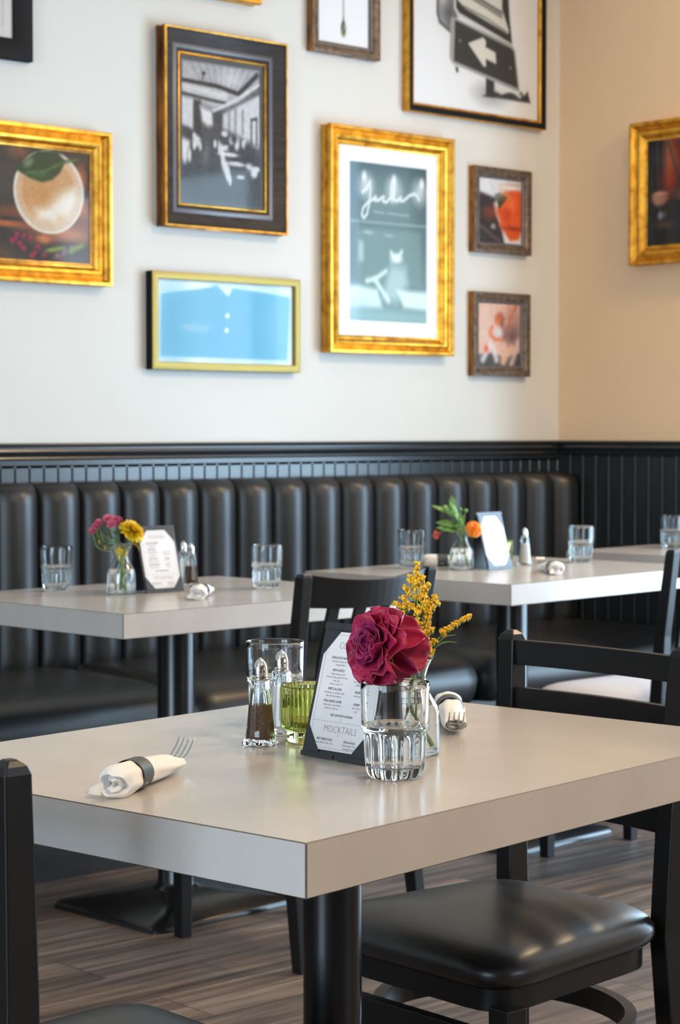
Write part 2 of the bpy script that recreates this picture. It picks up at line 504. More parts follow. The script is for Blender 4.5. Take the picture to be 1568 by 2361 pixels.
# ------------------------------------------------------------------ tables
def table(name_label, corner, rz, sx, sy, pole_r, base):
    """corner: the near corner of the top; the top runs +x by sx and +y by sy before turning by rz"""
    c, s = math.cos(rz), math.sin(rz)
    cx = corner[0] + c * sx / 2 - s * sy / 2; cy = corner[1] + s * sx / 2 + c * sy / 2
    t = thing('dining_table', name_label, 'table', (cx, cy, 0), rz, 'laminate topped pedestal tables')
    bm = bm_new()
    a, b, e = sx / 2, sy / 2, .0011
    z0, z1 = .696, .75
    # slab with thin dark seam strips where the laminate sheets meet
    def ring(i, z): return [(-a + i, -b + i, z), (a - i, -b + i, z), (a - i, b - i, z), (-a + i, b - i, z)]
    R = []
    def v4(pts): return [bm.verts.new(p) for p in pts]
    top = v4(ring(e, z1)); edge = v4(ring(0, z1 - e)); bot = v4(ring(0, z0 + e)); und = v4(ring(e, z0))
    bm.faces.new(top); bm.faces.new(list(reversed(und)))
    for i in range(4):
        j = (i + 1) % 4
        bm.faces.new((edge[i], edge[j], top[j], top[i])).material_index = 1
        bm.faces.new((und[i], und[j], bot[j], bot[i])).material_index = 1
    bm.faces.new((bot[0], bot[1], edge[1], edge[0])); bm.faces.new((bot[1], bot[2], edge[2], edge[1]))
    bm.faces.new((bot[2], bot[3], edge[3], edge[2])); bm.faces.new((bot[3], bot[0], edge[0], edge[3]))
    # vertical seam at each corner
    for sxn, syn in ((-1, -1), (1, -1), (1, 1), (-1, 1)):
        x, y = sxn * a, syn * b
        box(bm, (min(x, x - sxn * .0012) - .0002, min(y, y - syn * .0012) - .0002, z0 + .001), (max(x, x - sxn * .0012) + .0002, max(y, y - syn * .0012) + .0002, z1 - .001), 1)
    finish('table_top', bm, [M['laminate'], M['seam']], t)
    bm = bm_new()
    lathe(bm, [(0, .02), (pole_r * 1.35, .02), (pole_r * 1.35, .045), (pole_r * 1.1, .052), (pole_r, .06), (pole_r, .69), (0, .69)], 40)
    finish('pedestal_column', bm, M['black_metal'], t, smooth=35)
    bm = bm_new()
    box(bm, (-.22, -.19, .676), (.22, .19, .697)); finish('top_plate', bm, M['black_metal'], t, bevel=.003)
    bm = bm_new()
    w, d = base
    def rr(sx_, sy_, z, rad):
        out = []
        for (qx, qy, a0) in ((1, 1, 0), (-1, 1, PI / 2), (-1, -1, PI), (1, -1, 3 * PI / 2)):
            for k in range(5):
                an = a0 + k * PI / 8
                out.append((qx * (sx_ - rad) + rad * math.cos(an), qy * (sy_ - rad) + rad * math.sin(an), z))
        return out
    loft(bm, [rr(w / 2, d / 2, 0, .03), rr(w / 2, d / 2, .006, .03), rr(w / 2 - .008, d / 2 - .008, .016, .03), rr(.09, .09, .036, .03), rr(.06, .06, .045, .03)])
    finish('base_plate', bm, M['black_metal'], t, smooth=40)
    return t
t1 = table('pale laminate table nearest the camera carrying the red rose and mocktail menu', (1.253, 1.432), math.radians(7.0), .884, .704, .036, (.36, .36))
t2 = table('pale laminate table at the banquette with pink and yellow flowers', (2.527, 3.474), math.radians(3.0), .885, .695, .0445, (.46, .40))
t3 = table('pale laminate table at the banquette with the orange flower', (3.729, 3.480), math.radians(5.2), .93, .715, .0445, (.46, .40))
t4 = table('pale laminate table in the far corner behind the orange flower table', (4.955, 3.63), math.radians(5.0), .50, .70, .04, (.40, .40))

# ------------------------------------------------------------------ chairs
def rounded(poly, rad, n=6):
    out = []
    m = len(poly)
    for i in range(m):
        p0 = Vector(poly[i - 1]); p = Vector(poly[i]); p2 = Vector(poly[(i + 1) % m])
        r = rad[i]
        a = (p0 - p).normalized(); b = (p2 - p).normalized()
        ang = a.angle(b); d = r / math.tan(ang / 2)
        s, e = p + a * d, p + b * d
        for k in range(n + 1):
            t = k / n
            out.append(((1 - t) ** 2) * s + 2 * t * (1 - t) * p + t * t * e)
    return out
def densify(pts, step=.02):
    out = []
    for i in range(len(pts)):
        a, b = pts[i], pts[(i + 1) % len(pts)]
        n = max(1, int((b - a).length / step))
        for k in range(n): out.append(a.lerp(b, k / n))
    return out
def seat_mesh(fw, rw, y0, y1, zb, crown):
    o = densify(rounded([(-rw, y0), (rw, y0), (fw, y1), (-fw, y1)], (.09, .09, .06, .06)))
    c = Vector((0, (y0 + y1) / 2))
    hw = min(fw, rw)
    bm = bm_new()
    rings = []
    for ins, dz in ((.022, 0), (.007, .002), (.0, .009), (-.003, .019), (-.002, .029), (.004, .038), (.014, .0455), (.029, .0515), (.050, .0565), (.078, .0605), (.11, .0632), (.14, .0645), (hw * .98, .0652)):
        z = zb + dz
        f = 1 - ins / hw
        rings.append([(c.x + (p.x - c.x) * f, c.y + (p.y - c.y) * f, z) for p in o])
    loft(bm, rings)
    return bm, o, c, hw
def make_chair(kind):
    t = thing('dining_chair', '-', 'chair', group='black dining chairs')
    wood = M['black_wood']
    ladder = kind == 'ladder'
    fw, rw = (.200, .165) if ladder else (.205, .18)
    y0, y1 = -.185, .205
    zb = .412
    bm, o, c, hw = seat_mesh(fw, rw, y0, y1, zb, .010)
    finish('seat', bm, M['vinyl'], t, smooth=70)
    bm = bm_new()
    f1, f2 = .94, .90
    loft(bm, [[(p.x * f, c.y + (p.y - c.y) * f, z) for p in o] for f, z in ((f1, zb - .028), (f1, zb + .004))])
    finish('seat_frame', bm, wood, t, smooth=30)
    # front legs
    lx, ly = (.181, .172) if ladder else (.172, .175)
    for s in (-1, 1):
        bm = bm_new(); sweep_rect(bm, [(s * lx, ly, 0), (s * lx, ly, zb - .02)], [(.029, .029), (.036, .036)])
        finish('leg', bm, wood, t, bevel=.002)
    # rear legs run on upward as the back posts
    for s in (-1, 1):
        bm = bm_new()
        if ladder:
            P = [(s * .172, -.245, 0), (s * .158, -.205, .22), (s * .150, -.192, .42), (s * .156, -.195, .60), (s * .166, -.206, .818), (s * .1665, -.2065, .826), (s * .167, -.207, .832)]
            S = [(.028, .034), (.030, .040), (.030, .042), (.030, .036), (.031, .030), (.026, .024), (.012, .010)]
        else:
            P = [(s * .176, -.235, 0), (s * .172, -.205, .22), (s * .170, -.195, .42), (s * .174, -.212, .62), (s * .182, -.250, .832), (s * .182, -.251, .840)]
            S = [(.026, .030), (.027, .038), (.027, .040), (.026, .034), (.026, .027), (.020, .020)]
        pts = []; sz = []
        for i in range(len(P) - 1):
            pts.append(P[i]); sz.append(S[i])
        sp = [(Vector(p).x, Vector(p).y, Vector(p).z) for p in P]
        sweep_rect(bm, sp, S)
        finish('leg', bm, wood, t, bevel=.0018)
    if ladder:
        for k in range(4):
            zt = .818 - .072 * k
            yb = -.2035 + .012 * k * .35
            bm = bm_new()
            xin = .152 - .0028 * k
            rings = []
            for i in range(13):
                u = -1 + i / 6
                bow = -.012 * (1 - u * u)
                rings.append([(u * xin, yb + bow - .0065, zt - .038), (u * xin, yb + bow + .0065, zt - .038), (u * xin, yb + bow + .0065, zt), (u * xin, yb + bow - .0065, zt)])
            loft(bm, rings); finish('back_slat', bm, wood, t, bevel=.0012)
        bm = bm_new(); box(bm, (-lx + .012, ly - .009, .305), (lx - .012, ly + .009, .352)); finish('front_stretcher', bm, wood, t, bevel=.0015)
        bm = bm_new()
        n = 48; rings = []
        for i in range(n + 1):
            a = 2 * PI * i / n
            x, y = math.cos(a), math.sin(a)
            ro, ri = .200, .182
            rings.append([(x * ri, -.012 + y * ri * .86, .290), (x * ro, -.012 + y * ro * .86, .290), (x * ro, -.012 + y * ro * .86, .324), (x * ri, -.012 + y * ri * .86, .324)])
        loft(bm, rings, caps=False); finish('hoop_stretcher', bm, wood, t, smooth=30)
    else:
        # curved crest rail and upright slats
        def crest(u): return -.248 - .030 * (1 - u * u)
        bm = bm_new(); rings = []
        for i in range(17):
            u = -1 + i / 8
            x = u * .172; y = crest(u)
            zt = .838 - .016 * (1 - u * u); zb_ = .768 - .006 * (1 - u * u)
            rings.append([(x, y + .012 - .009, zb_), (x, y + .012 + .009, zb_), (x, y + .009, zt), (x, y - .009, zt)])
        loft(bm, rings); finish('crest_rail', bm, wood, t, bevel=.0015)
        bm = bm_new(); rings = []
        for i in range(9):
            u = -1 + i / 4
            rings.append([(u * .172, -.196 - .008 * (1 - u * u), .50), (u * .172, -.180 - .008 * (1 - u * u), .50), (u * .172, -.184 - .008 * (1 - u * u), .54), (u * .172, -.200 - .008 * (1 - u * u), .54)])
        loft(bm, rings); finish('back_rail', bm, wood, t, bevel=.0015)
        for k in range(4):
            u = -.6 + .4 * k
            bm = bm_new()
            x = u * .172
            sweep_rect(bm, [(x * .96, -.196 - .008 * (1 - u * u), .53), (x * .98, -.21 - .018 * (1 - u * u), .66), (x, crest(u) + .008, .78)], [(.030, .010)] * 3)
            finish('back_slat', bm, wood, t, bevel=.001)
        for s in (-1, 1):
            bm = bm_new(); tube(bm, [(s * .172, .17, .16), (s * .172, -.21, .16)], .010, 8); finish('side_stretcher', bm, wood, t, smooth=40)
    return t
lad = make_chair('ladder')
placed(lad, (2.080, 1.965, 0), PI / 2, 'black ladder-back chair with vinyl seat at the right of the rose table', True)
placed(lad, (1.245, 1.775, 0), -PI / 2, 'black chair cropped at the bottom left corner, one back post showing', False)
spn = make_chair('spindle')
placed(spn, (2.945, 3.415, 0), 0, 'black curved-crest chair standing behind the rose, before the yellow flower table', True)
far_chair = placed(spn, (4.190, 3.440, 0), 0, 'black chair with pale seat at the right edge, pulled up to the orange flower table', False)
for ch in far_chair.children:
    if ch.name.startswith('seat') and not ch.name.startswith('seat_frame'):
        ch.data = ch.data.copy(); ch.data.materials[0] = M['pale_vinyl']; ch['label'] = 'pale grey seat pad'  # only this chair's seat is recoloured pale grey
# ------------------------------------------------------------------ tumblers
def make_tumbler():
    t = thing('water_tumbler', '-', 'glass', group='ribbed water tumblers')
    bm = bm_new()
    NF = 14
    def mod(r, z, th):
        if .001 < z < .0535 and (r > .0313 or (z < .0102 and r > .027)):
            g = min(1, .35 + (z - .001) / .006) * min(1, (.0535 - z) / .004)
            return r + g * .0044 * (abs(math.cos(NF * th / 2)) - .66)
        return r
    outer = [(0, .0022), (.020, .0018), (.0245, 0.0), (.0275, .0012), (.0298, .004), (.0315, .009), (.0325, .016), (.0332, .026), (.0338, .037), (.0341, .046), (.0343, .0515),
             (.0352, .0535), (.0372, .0550), (.0378, .058), (.0379, .064), (.0384, .080), (.0389, .100), (.0390, .1065), (.0386, .1078), (.0378, .1078), (.0373, .1066)]
    inner = [(.0370, .100), (.0363, .080), (.0357, .066), (.0352, .060), (.0335, .0555), (.0312, .0515), (.0308, .046), (.0303, .037), (.0298, .026), (.0290, .018), (.0265, .0135), (.019, .012), (0, .0115)]
    lathe(bm, outer + inner, 128, lambda r, z, th: mod(r, z, th))
    finish('tumbler_glass', bm, M['glass'], t, smooth=50)
    bm = bm_new()
    e = .0003
    lathe(bm, [(0, .0112), (.019, .0117), (.0265 + e, .0132), (.0290 + e, .0178), (.0298 + e, .026), (.0303 + e, .037), (.0308 + e, .046), (.0312 + e, .0515), (.0335 + e, .0555), (.0350 + e, .0592), (.0352, .0598), (.034, .0594), (0, .0592)], 64)
    finish('water', bm, M['water'], t, smooth=50)
    return t
TZ = .7502
tum = make_tumbler()
for k, (x, y, lab) in enumerate((
        (1.564, 1.636, 'ribbed water tumbler standing before the menu on the rose table'),
        (1.746, 2.058, 'ribbed water tumbler behind the salt and pepper shakers on the rose table'),
        (2.772, 4.082, 'ribbed water tumbler left of the pink and yellow flowers'),
        (3.193, 3.794, 'ribbed water tumbler at the right end of the yellow flower table'),
        (3.962, 4.078, 'ribbed water tumbler left of the orange flower against the banquette'),
        (4.497, 3.919, 'ribbed water tumbler at the right end of the orange flower table'),
        (5.257, 4.190, 'ribbed water tumbler on the far corner table'))):
    placed(tum, (x, y, TZ), .2 * k, lab, k == 0)

# ------------------------------------------------------------------ shakers
def make_shaker(fill, fill_mat, z_fill):
    t = thing(fill + '_shaker', '-', 'shaker', group='glass shakers with chrome tops')
    bm = bm_new()
    NF = 8
    def mod(r, z, th):
        a = (th % (2 * PI / NF)) - PI / NF
        f = math.cos(PI / NF) / math.cos(a) if z < .076 else 1.0
        wave = 1 + (.05 * math.cos(NF * th) if z < .0045 and r > .018 else 0)
        return r * (f * .85 + .15) * wave
    outer = [(0, .001), (.018, .001), (.0212, 0.0), (.0222, .0018), (.0218, .0045), (.0196, .008), (.0180, .013), (.0169, .022), (.0156, .036), (.0143, .052), (.0131, .066), (.0122, .0755), (.0123, .0785), (.0118, .0805), (.0098, .082), (.0096, .083)]
    inner = [(.0078, .082), (.0092, .074), (.0104, .062), (.0117, .048), (.0132, .032), (.0142, .020), (.0146, .012), (.0140, .0075), (.006, .007), (0, .007)]
    lathe(bm, outer + inner, 64, mod)
    finish('shaker_glass', bm, M['glass'], t, smooth=28)
    bm = bm_new()
    prof = [(0, .0068), (.006, .0069), (.0142, .0074), (.0148, .012), (.0144, .020), (.0134, .032), (.0119, .048), (.0106, .062), (.0094, .074)]
    cut = [p for p in prof if p[1] < z_fill]
    r_top = np.interp(z_fill, [p[1] for p in prof], [p[0] for p in prof])
    lathe(bm, cut + [(float(r_top), z_fill), (float(r_top) * .6, z_fill + .0008), (0, z_fill + .0012)], 64, mod)
    finish(fill, bm, fill_mat, t, smooth=40)
    bm = bm_new()
    lathe(bm, [(0, .0795), (.0086, .0795), (.0090, .0815), (.0086, .0828), (.0084, .0835), (.0090, .0848), (.0086, .0862), (.0084, .0868), (.0089, .0882), (.0086, .0895), (.0087, .091), (.0086, .0945), (.0078, .0985), (.0064, .1018), (.0045, .1045), (.0024, .1064), (.0014, .1072), (.0008, .108), (0, .1082)], 40)
    for k in range(5):
        a = 2 * PI * k / 5
        blob(bm, (.0045 * math.cos(a), .0045 * math.sin(a), .1044), .0005)
    finish('chrome_cap', bm, M['chrome'], t, smooth=40)
    return t
pep = make_shaker('pepper', M['pepper'], .050)
slt = make_shaker('salt', M['salt'], .062)
for k, (x, y, lab) in enumerate(((1.605, 1.920, 'pepper shaker with chrome top beside the green votive'),
                                 (3.099, 3.975, 'pepper shaker with brown pepper right of the yellow flower menu'))):
    placed(pep, (x, y, TZ), .15 * k, lab, k == 0)
for k, (x, y, lab) in enumerate(((1.682, 1.970, 'salt shaker standing between the pepper shaker and green votive'),
                                 (3.143, 4.062, 'salt shaker half hidden between menu and pepper on the yellow flower table'),
                                 (4.294, 3.954, 'salt shaker right of the small green glass on the orange flower table'))):
    placed(slt, (x, y, TZ), .25 * k, lab, k == 0)
o = placed(pep, (4.330, 4.085, TZ), .3, 'pepper shaker mostly hidden behind the orange flower menu', False)

# ------------------------------------------------------------------ votives
def make_votive():
    t = thing('votive_holder', '-', 'candle holder', group='green ribbed votive glasses')
    bm = bm_new()
    NF = 40
    def mod(r, z, th):
        if z > .0165 and r > .0335:
            return r + .0009 * math.cos(NF * th)
        return r
    outer = [(0, .0006), (.028, .0), (.0305, .0015), (.0312, .005), (.0314, .0145), (.0325, .0170), (.0355, .0185), (.0362, .021), (.0364, .030), (.0366, .050), (.0368, .066), (.0366, .0695), (.0358, .0712), (.0348, .0712), (.0338, .0698)]
    inner = [(.0334, .066), (.0332, .050), (.0330, .030), (.0324, .0215), (.030, .0195), (0, .0190)]
    lathe(bm, outer + inner, 240, mod)
    finish('votive_glass', bm, M['green_glass'], t, smooth=50)
    bm = bm_new()
    lathe(bm, [(0, .0194), (.029, .0198), (.0312, .0218), (.0318, .026), (.031, .0275), (0, .0272)], 40)
    finish('wax', bm, M['amber_liquid'], t, smooth=40)
    return t
vot = make_votive()
placed(vot, (1.669, 1.899, TZ), 0, 'olive green ribbed votive glass beside the mocktail menu', True)
placed(vot, (4.240, 4.000, TZ), .4, 'small green votive glass between far menu and salt shaker', False)

# ------------------------------------------------------------------ menus
def text_into(bm, s, size, x, y, sx=1.0, align='CENTER', bold=0.0, depth=0.0, mi=0, shear=0.0, space=1.0):
    cu = bpy.data.curves.new('t', 'FONT'); cu.body = s; cu.size = size; cu.align_x = align
    cu.offset = bold; cu.shear = shear; cu.space_character = space; cu.resolution_u = 2
    ob = bpy.data.objects.new('t', cu); COL.objects.link(ob)
    dg = bpy.context.evaluated_depsgraph_get()
    me = bpy.data.meshes.new_from_object(ob.evaluated_get(dg))
    vs = [bm.verts.new((x + v.co.x * sx, y + v.co.y, depth)) for v in me.vertices]
    for p in me.polygons:
        try: bm.faces.new([vs[i] for i in p.vertices]).material_index = mi
        except ValueError: pass
    bpy.data.objects.remove(ob); bpy.data.curves.remove(cu); bpy.data.meshes.remove(me)

TILT = math.radians(15.5)
PW, PH = .112, .172
def tilt(x, h, off=0.0):
    """panel coordinates -> menu local (x across, h up the face, off outward from the face)"""
    h *= .94
    return Vector((x, -off * math.cos(TILT) + h * math.sin(TILT), h * math.cos(TILT) + off * math.sin(TILT) + .0012))
def tilted_box(bm, x0, x1, h0, h1, o0, o1, mi=0):
    v = box(bm, (x0, h0, o0), (x1, h1, o1), mi)
    for q in v: q.co = tilt(q.co.x, q.co.y, q.co.z)
def make_menu():
    t = thing('menu_holder', '-', 'menu', group='tabletop menu tents')
    bm = bm_new(); tilted_box(bm, -PW / 2, PW / 2, 0, PH, -.0045, 0); finish('front_panel', bm, M['leatherette'], t, bevel=.0012)
    # back panel leans the other way from the shared top edge
    bm = bm_new()
    top = tilt(0, PH, -.004); yb = top.y + .014
    v = box(bm, (-PW / 2, 0, 0), (PW / 2, 1, 1))
    co = [(-PW / 2, yb, .001), (PW / 2, yb, .001), (PW / 2, yb + .0045, .0012), (-PW / 2, yb + .0045, .0012), (-PW / 2, top.y, top.z - .001), (PW / 2, top.y, top.z - .001), (PW / 2, top.y + .0045, top.z), (-PW / 2, top.y + .0045, top.z)]
    for q, c_ in zip(v, co): q.co = c_
    finish('back_panel', bm, M['leatherette'], t, bevel=.001)
    cw, c0, c1 = .0505, .010, .161
    bm = bm_new(); tilted_box(bm, -cw, cw, c0, c1, .0002, .0007)
    card = finish('menu_card', bm, M['paper_white'], t)
    for sx_ in (-1, 1):
        for (hh, sg) in ((.0065, 1), (PH - .009, -1)):
            bm = bm_new()
            pts = [(sx_ * (PW / 2 - .003), hh), (sx_ * (PW / 2 - .030), hh), (sx_ * (PW / 2 - .003), hh + sg * .036)]
            lo = [bm.verts.new(tilt(a, b, .0007)) for a, b in pts]; hi = [bm.verts.new(tilt(a, b, .0017)) for a, b in pts]
            bm.faces.new(lo); bm.faces.new(hi)
            for i in range(3): bm.faces.new((lo[i], lo[(i + 1) % 3], hi[(i + 1) % 3], hi[i]))
            finish('corner_tab', bm, M['leatherette'], t)
    for (xa, xb, ha, hb) in ((-PW / 2, -.0012, -.0008, .0055), (.0012, PW / 2, -.0008, .0055), (-PW / 2, PW / 2, PH - .0085, PH + .0004)):
        bm = bm_new(); tilted_box(bm, xa, xb, ha, hb, .0, .0015); finish('binding', bm, M['leatherette'], t)
    # lettering, laid out on the card plane (x, height)
    bm = bm_new()
    b_, l_ = .0041, .0037
    def head(s, x, h): text_into(bm, s, b_, x, h, .80, bold=.00008, mi=0)
    def line(s, x, h): text_into(bm, s, l_, x, h, .80, mi=1)
    text_into(bm, 'COCKTAILS', .0125, 0, .1395, .78, bold=-.00022, mi=1)
    lx, rx = -.0195, .0215
    head('JOELLE OLD FASHIONED', lx + .003, .1265); line('bourbon, honey, cherry +', lx + .002, .1220); line('orange bitters', lx + .002, .1177)
    head('SIESTA SIZZLE', lx, .1105); line('tequila, papaya, spicy', lx, .1060); line('tincture, lime, grapefruit soda,', lx, .1017); line('mint, tajin', lx, .0974); text_into(bm, 'make it mezcal +2', l_, lx, .0931, .80, mi=1, shear=.25)
    head('SPRITZ ALLORA', lx, .0865); line('elderflower, cucumber, mint,', lx, .0820); line('lillet, lemon, prosecco', lx, .0777)
    head('PEAR NAKED LADIES', lx, .0708); line('vodka, pear, citrus blend,', lx, .0664); line('cranberry, triple sec', lx, .0621)
    line('pineapple infused', rx, .1035); line('rye, demerara syrup,', rx, .0992); line('coffee bitters', rx, .0949)
    head('GEORGIA', rx, .0855); line('vodka, peach,', rx, .0811)
    head('HONEY', rx, .0702); line('gin, honey,', rx, .0658); line('mint', rx, .0615)
    head('RED OR WHITE SANGRIA', 0, .0535); line('12', 0, .0488)
    text_into(bm, 'MOCKTAILS', .0125, .002, .0330, .82, bold=-.00022, mi=1)
    line('- 9 -', 0, .0285)
    head('BEE THERE SOON', -.021, .0222); line('honey, lemon, mint, soda', -.021, .0180)
    head('OH-LA-LA-LA', .021, .0222); line('chipotle agave, lime,', .021, .0180); line('pineapple, soda', .021, .0138)
    for (x0, x1, h0, h1) in ((-.046, .046, .0125, .0128), (-.046, .046, .1570, .1573), (-.0462, -.0459, .0125, .157), (.0459, .0462, .0125, .157), (-.046, .046, .0462, .0465)):
        f = bm.faces.new([bm.verts.new(p) for p in ((x0, h0, 0), (x1, h0, 0), (x1, h1, 0), (x0, h1, 0))]); f.material_index = 1
    for v in bm.verts: v.co = tilt(v.co.x, v.co.y, .00085)
    finish('lettering', bm, [M['ink'], M['ink_soft']], card)
    return t
men = make_menu()
placed(men, (1.590, 1.768, .7503), -PI / 2 + math.radians(2), 'black menu tent with white cocktail and mocktail card behind the rose', True)
placed(men, (2.938, 3.868, .7503), math.radians(-1), 'black menu tent beside the pink and yellow flowers', False)
placed(men, (4.118, 3.882, .7503), math.radians(6), 'black menu tent beside the orange flower', False)

# ------------------------------------------------------------------ rolled cutlery
def make_roll():
    """napkin roll along local +x, fork tines out of the +x end"""
    t = thing('cutlery_roll', '-', 'cutlery', group='napkin wrapped cutlery')
    rn = random.Random(3)
    bm = bm_new()
    rings = []
    n = 40
    for i, (x, r, fl) in enumerate(((-.110, .0165, .9), (-.105, .0195, .95), (-.095, .0205, 1), (-.075, .0192, 1), (-.060, .0182, 1), (-.045, .0178, 1), (-.02, .0174, .98), (.01, .0170, .92), (.04, .0160, .85), (.065, .0150, .78), (.085, .0145, .72), (.096, .0138, .68))):
        ring = []
        for k in range(n):
            a = 2 * PI * k / n
            fold = .0009 * math.sin(3 * a + x * 60) + .0007 * math.sin(7 * a - x * 35)
            step = .0016 * max(0, 1 - abs(((a + .5 + x * 4) % (2 * PI)) - 1.2) / .35)
            rr = r + fold + step
            y = rr * math.cos(a) * (1.06 + .3 * (1 - fl)); z = rr * math.sin(a) * fl
            ring.append((x + .006 * math.sin(a * 2 + 1) * (1 if i in (0, 11) else 0), y, z + .0172 * fl + .001))
        rings.append(ring)
    R = loft(bm, rings, caps=False)
    # rolled ends: the sheet winds inward and closes
    for side, ring in ((0, rings[0]), (1, rings[-1])):
        cur = R[0] if side == 0 else R[-1]
        cy = sum(p[1] for p in ring) / n; cz = sum(p[2] for p in ring) / n
        for s_, dx in ((.90, -.003), (.80, .000), (.72, .006), (.58, .005), (.50, -.002), (.34, -.003), (.24, .003), (.1, .003)):
            nxt = []
            for k, p in enumerate(ring):
                wob = 1 + .07 * math.sin(2 * 2 * PI * k / n + s_ * 9)
                nxt.append(bm.verts.new((p[0] + dx * (1 if side == 0 else -1), cy + (p[1] - cy) * s_ * wob + .002 * math.sin(s_ * 8), cz + (p[2] - cz) * s_ * wob)))
            for k in range(n):
                j = (k + 1) % n
                bm.faces.new((cur[k], cur[j], nxt[j], nxt[k]))
            cur = nxt
        bm.faces.new(cur)
    # flattened loose corner of the napkin pulled out at the closed end
    loft(bm, [[(-.100, .010, .020), (-.100, .021, .014), (-.100, .020, .003), (-.100, .006, .003)],
              [(-.112, .014, .019), (-.112, .025, .014), (-.112, .026, .004), (-.112, .010, .003)],
              [(-.122, .022, .013), (-.122, .027, .011), (-.122, .028, .006), (-.122, .020, .005)]])
    finish('napkin', bm, M['napkin'], t, smooth=60)
    bm = bm_new(); rings = []
    for x, r in ((-.062, .0196), (-.0618, .0201), (-.026, .0191), (-.0258, .0186)):
        rings.append([(x, r * math.cos(2 * PI * k / 40) * 1.05, r * math.sin(2 * PI * k / 40) + .0188) for k in range(40)])
    loft(bm, rings, caps=False); finish('paper_band', bm, M['band'], t, smooth=40)
    bm = bm_new()
    # fork neck, shoulders, four tines
    def bar(pts, w, h):
        rings = []
        for (x, y, z) in pts:
            rings.append([(x, y - w, z - h), (x, y + w, z - h), (x, y + w, z + h), (x, y - w, z + h)])
        loft(bm, rings)
    bar([(.03, 0, .020), (.085, 0, .0195)], .0035, .001)
    rings = []
    for x, wd, z in ((.070, .004, .0195), (.082, .009, .018), (.095, .0115, .0165), (.106, .0118, .0165)):
        rings.append([(x, -wd, z - .0009), (x, wd, z - .0009), (x, wd, z + .0009), (x, -wd, z + .0009)])
    loft(bm, rings)
    for k in range(4):
        y = -.0102 + k * .0068
        rings = []
        for x, wd, z in ((.104, .0016, .0165), (.120, .0015, .0200), (.137, .0012, .0280), (.150, .0006, .0375)):
            rings.append([(x, y - wd, z - .0008), (x, y + wd, z - .0008), (x, y + wd, z + .0008), (x, y - wd, z + .0008)])
        loft(bm, rings)
    finish('fork', bm, M['steel'], t, smooth=40)
    return t
rol = make_roll(); rol.scale = (.82, .9, .9)
def roll_at(x, y, deg, lab, first=False): placed(rol, (x, y, .7502), math.radians(deg), lab, first)
roll_at(1.332, 1.789, 31, 'white napkin roll with slate band at the left of the rose table', True)
roll_at(1.897, 1.877, 228, 'white napkin roll behind the vase with fork tines toward the camera')
roll_at(2.925, 3.705, 44, 'white napkin roll near the front edge of the yellow flower table')
roll_at(3.065, 4.118, 2, 'white napkin roll peeking out behind the flower vase against the banquette')
roll_at(4.120, 3.700, 55, 'white napkin roll in front of the far water tumbler on the orange flower table')
roll_at(4.112, 4.056, -38, 'white napkin roll left of the orange flower vase')
# ------------------------------------------------------------------ vases
def make_vase():
    t = thing('bud_vase', '-', 'vase', group='clear glass bud vases')
    bm = bm_new()
    outer = [(0, .0012), (.026, .0005), (.0305, 0), (.0330, .002), (.0337, .006), (.0336, .030), (.0334, .050), (.0322, .0565), (.0290, .063), (.0245, .070), (.0205, .077), (.0180, .084), (.0172, .090), (.0180, .097), (.0205, .106), (.0245, .114), (.0268, .1172), (.0270, .1182), (.0262, .1188)]
    inner = [(.0250, .1178), (.0228, .1135), (.0188, .1055), (.0162, .0968), (.0154, .090), (.0162, .0835), (.0187, .0762), (.0226, .0690), (.0270, .0620), (.0302, .0556), (.0314, .050), (.0316, .030), (.0316, .008), (.030, .0055), (0, .0052)]
    lathe(bm, outer + inner, 64)
    finish('vase_glass', bm, M['glass'], t, smooth=50)
    bm = bm_new(); e = .0003
    lathe(bm, [(0, .0049), (.030 + e, .0052), (.0316 + e, .008), (.0316 + e, .030), (.0314 + e, .050), (.0302 + e, .0556), (.0274, .0610), (.026, .0607), (0, .0605)], 56)
    finish('water', bm, M['water'], t, smooth=50)
    return t
vas = make_vase()
VP = [(1.692, 1.741), (2.822, 3.886), (4.017, 3.936)]
for k, lab in enumerate(('clear glass bud vase holding the red rose and goldenrod', 'clear glass bud vase holding pink and yellow flowers', 'clear glass bud vase holding the orange flower and leaves')):
    placed(vas, (*VP[k], TZ), 0, lab, k == 0)

# ------------------------------------------------------------------ plant materials
M['stem'] = mat('green_stem', (.16, .30, .06), .5)
noise_col(M['stem'], [(.3, (.10, .22, .04)), (.7, (.24, .40, .09))], 60)
M['leaf'] = mat('green_leaf', (.14, .30, .06), .42)
noise_col(M['leaf'], [(.3, (.07, .17, .035)), (.7, (.20, .38, .08))], 70)
M['leaf_dark'] = mat('dark_green_leaf', (.045, .10, .035), .45)
noise_col(M['leaf_dark'], [(.3, (.03, .075, .025)), (.7, (.08, .16, .05))], 60)
M['golden'] = mat('goldenrod_yellow', (.75, .45, .02), .7)
noise_col(M['golden'], [(.35, (.62, .30, .01)), (.52, (.90, .56, .02)), (.7, (.95, .72, .07))], 260)
M['rose'] = mat('magenta_rose_petal', (.36, .012, .07), .48, spec=.35)
noise_col(M['rose'], [(.28, (.09, .003, .03)), (.48, (.22, .006, .065)), (.68, (.34, .014, .10)), (.85, (.36, .04, .22))], 34, detail=5)
bsdf(M['rose']).inputs['Sheen Weight'].default_value = .25
bsdf(M['rose']).inputs['Sheen Tint'].default_value = (.9, .25, .6, 1)
bsdf(M['rose']).inputs['Subsurface Weight'].default_value = .12
bsdf(M['rose']).inputs['Subsurface Radius'].default_value = (.004, .001, .002)
bump(M['rose'], 240, .25, .0015, (1, 1, 1))
M['pink'] = mat('pink_petal', (.55, .07, .17), .6)
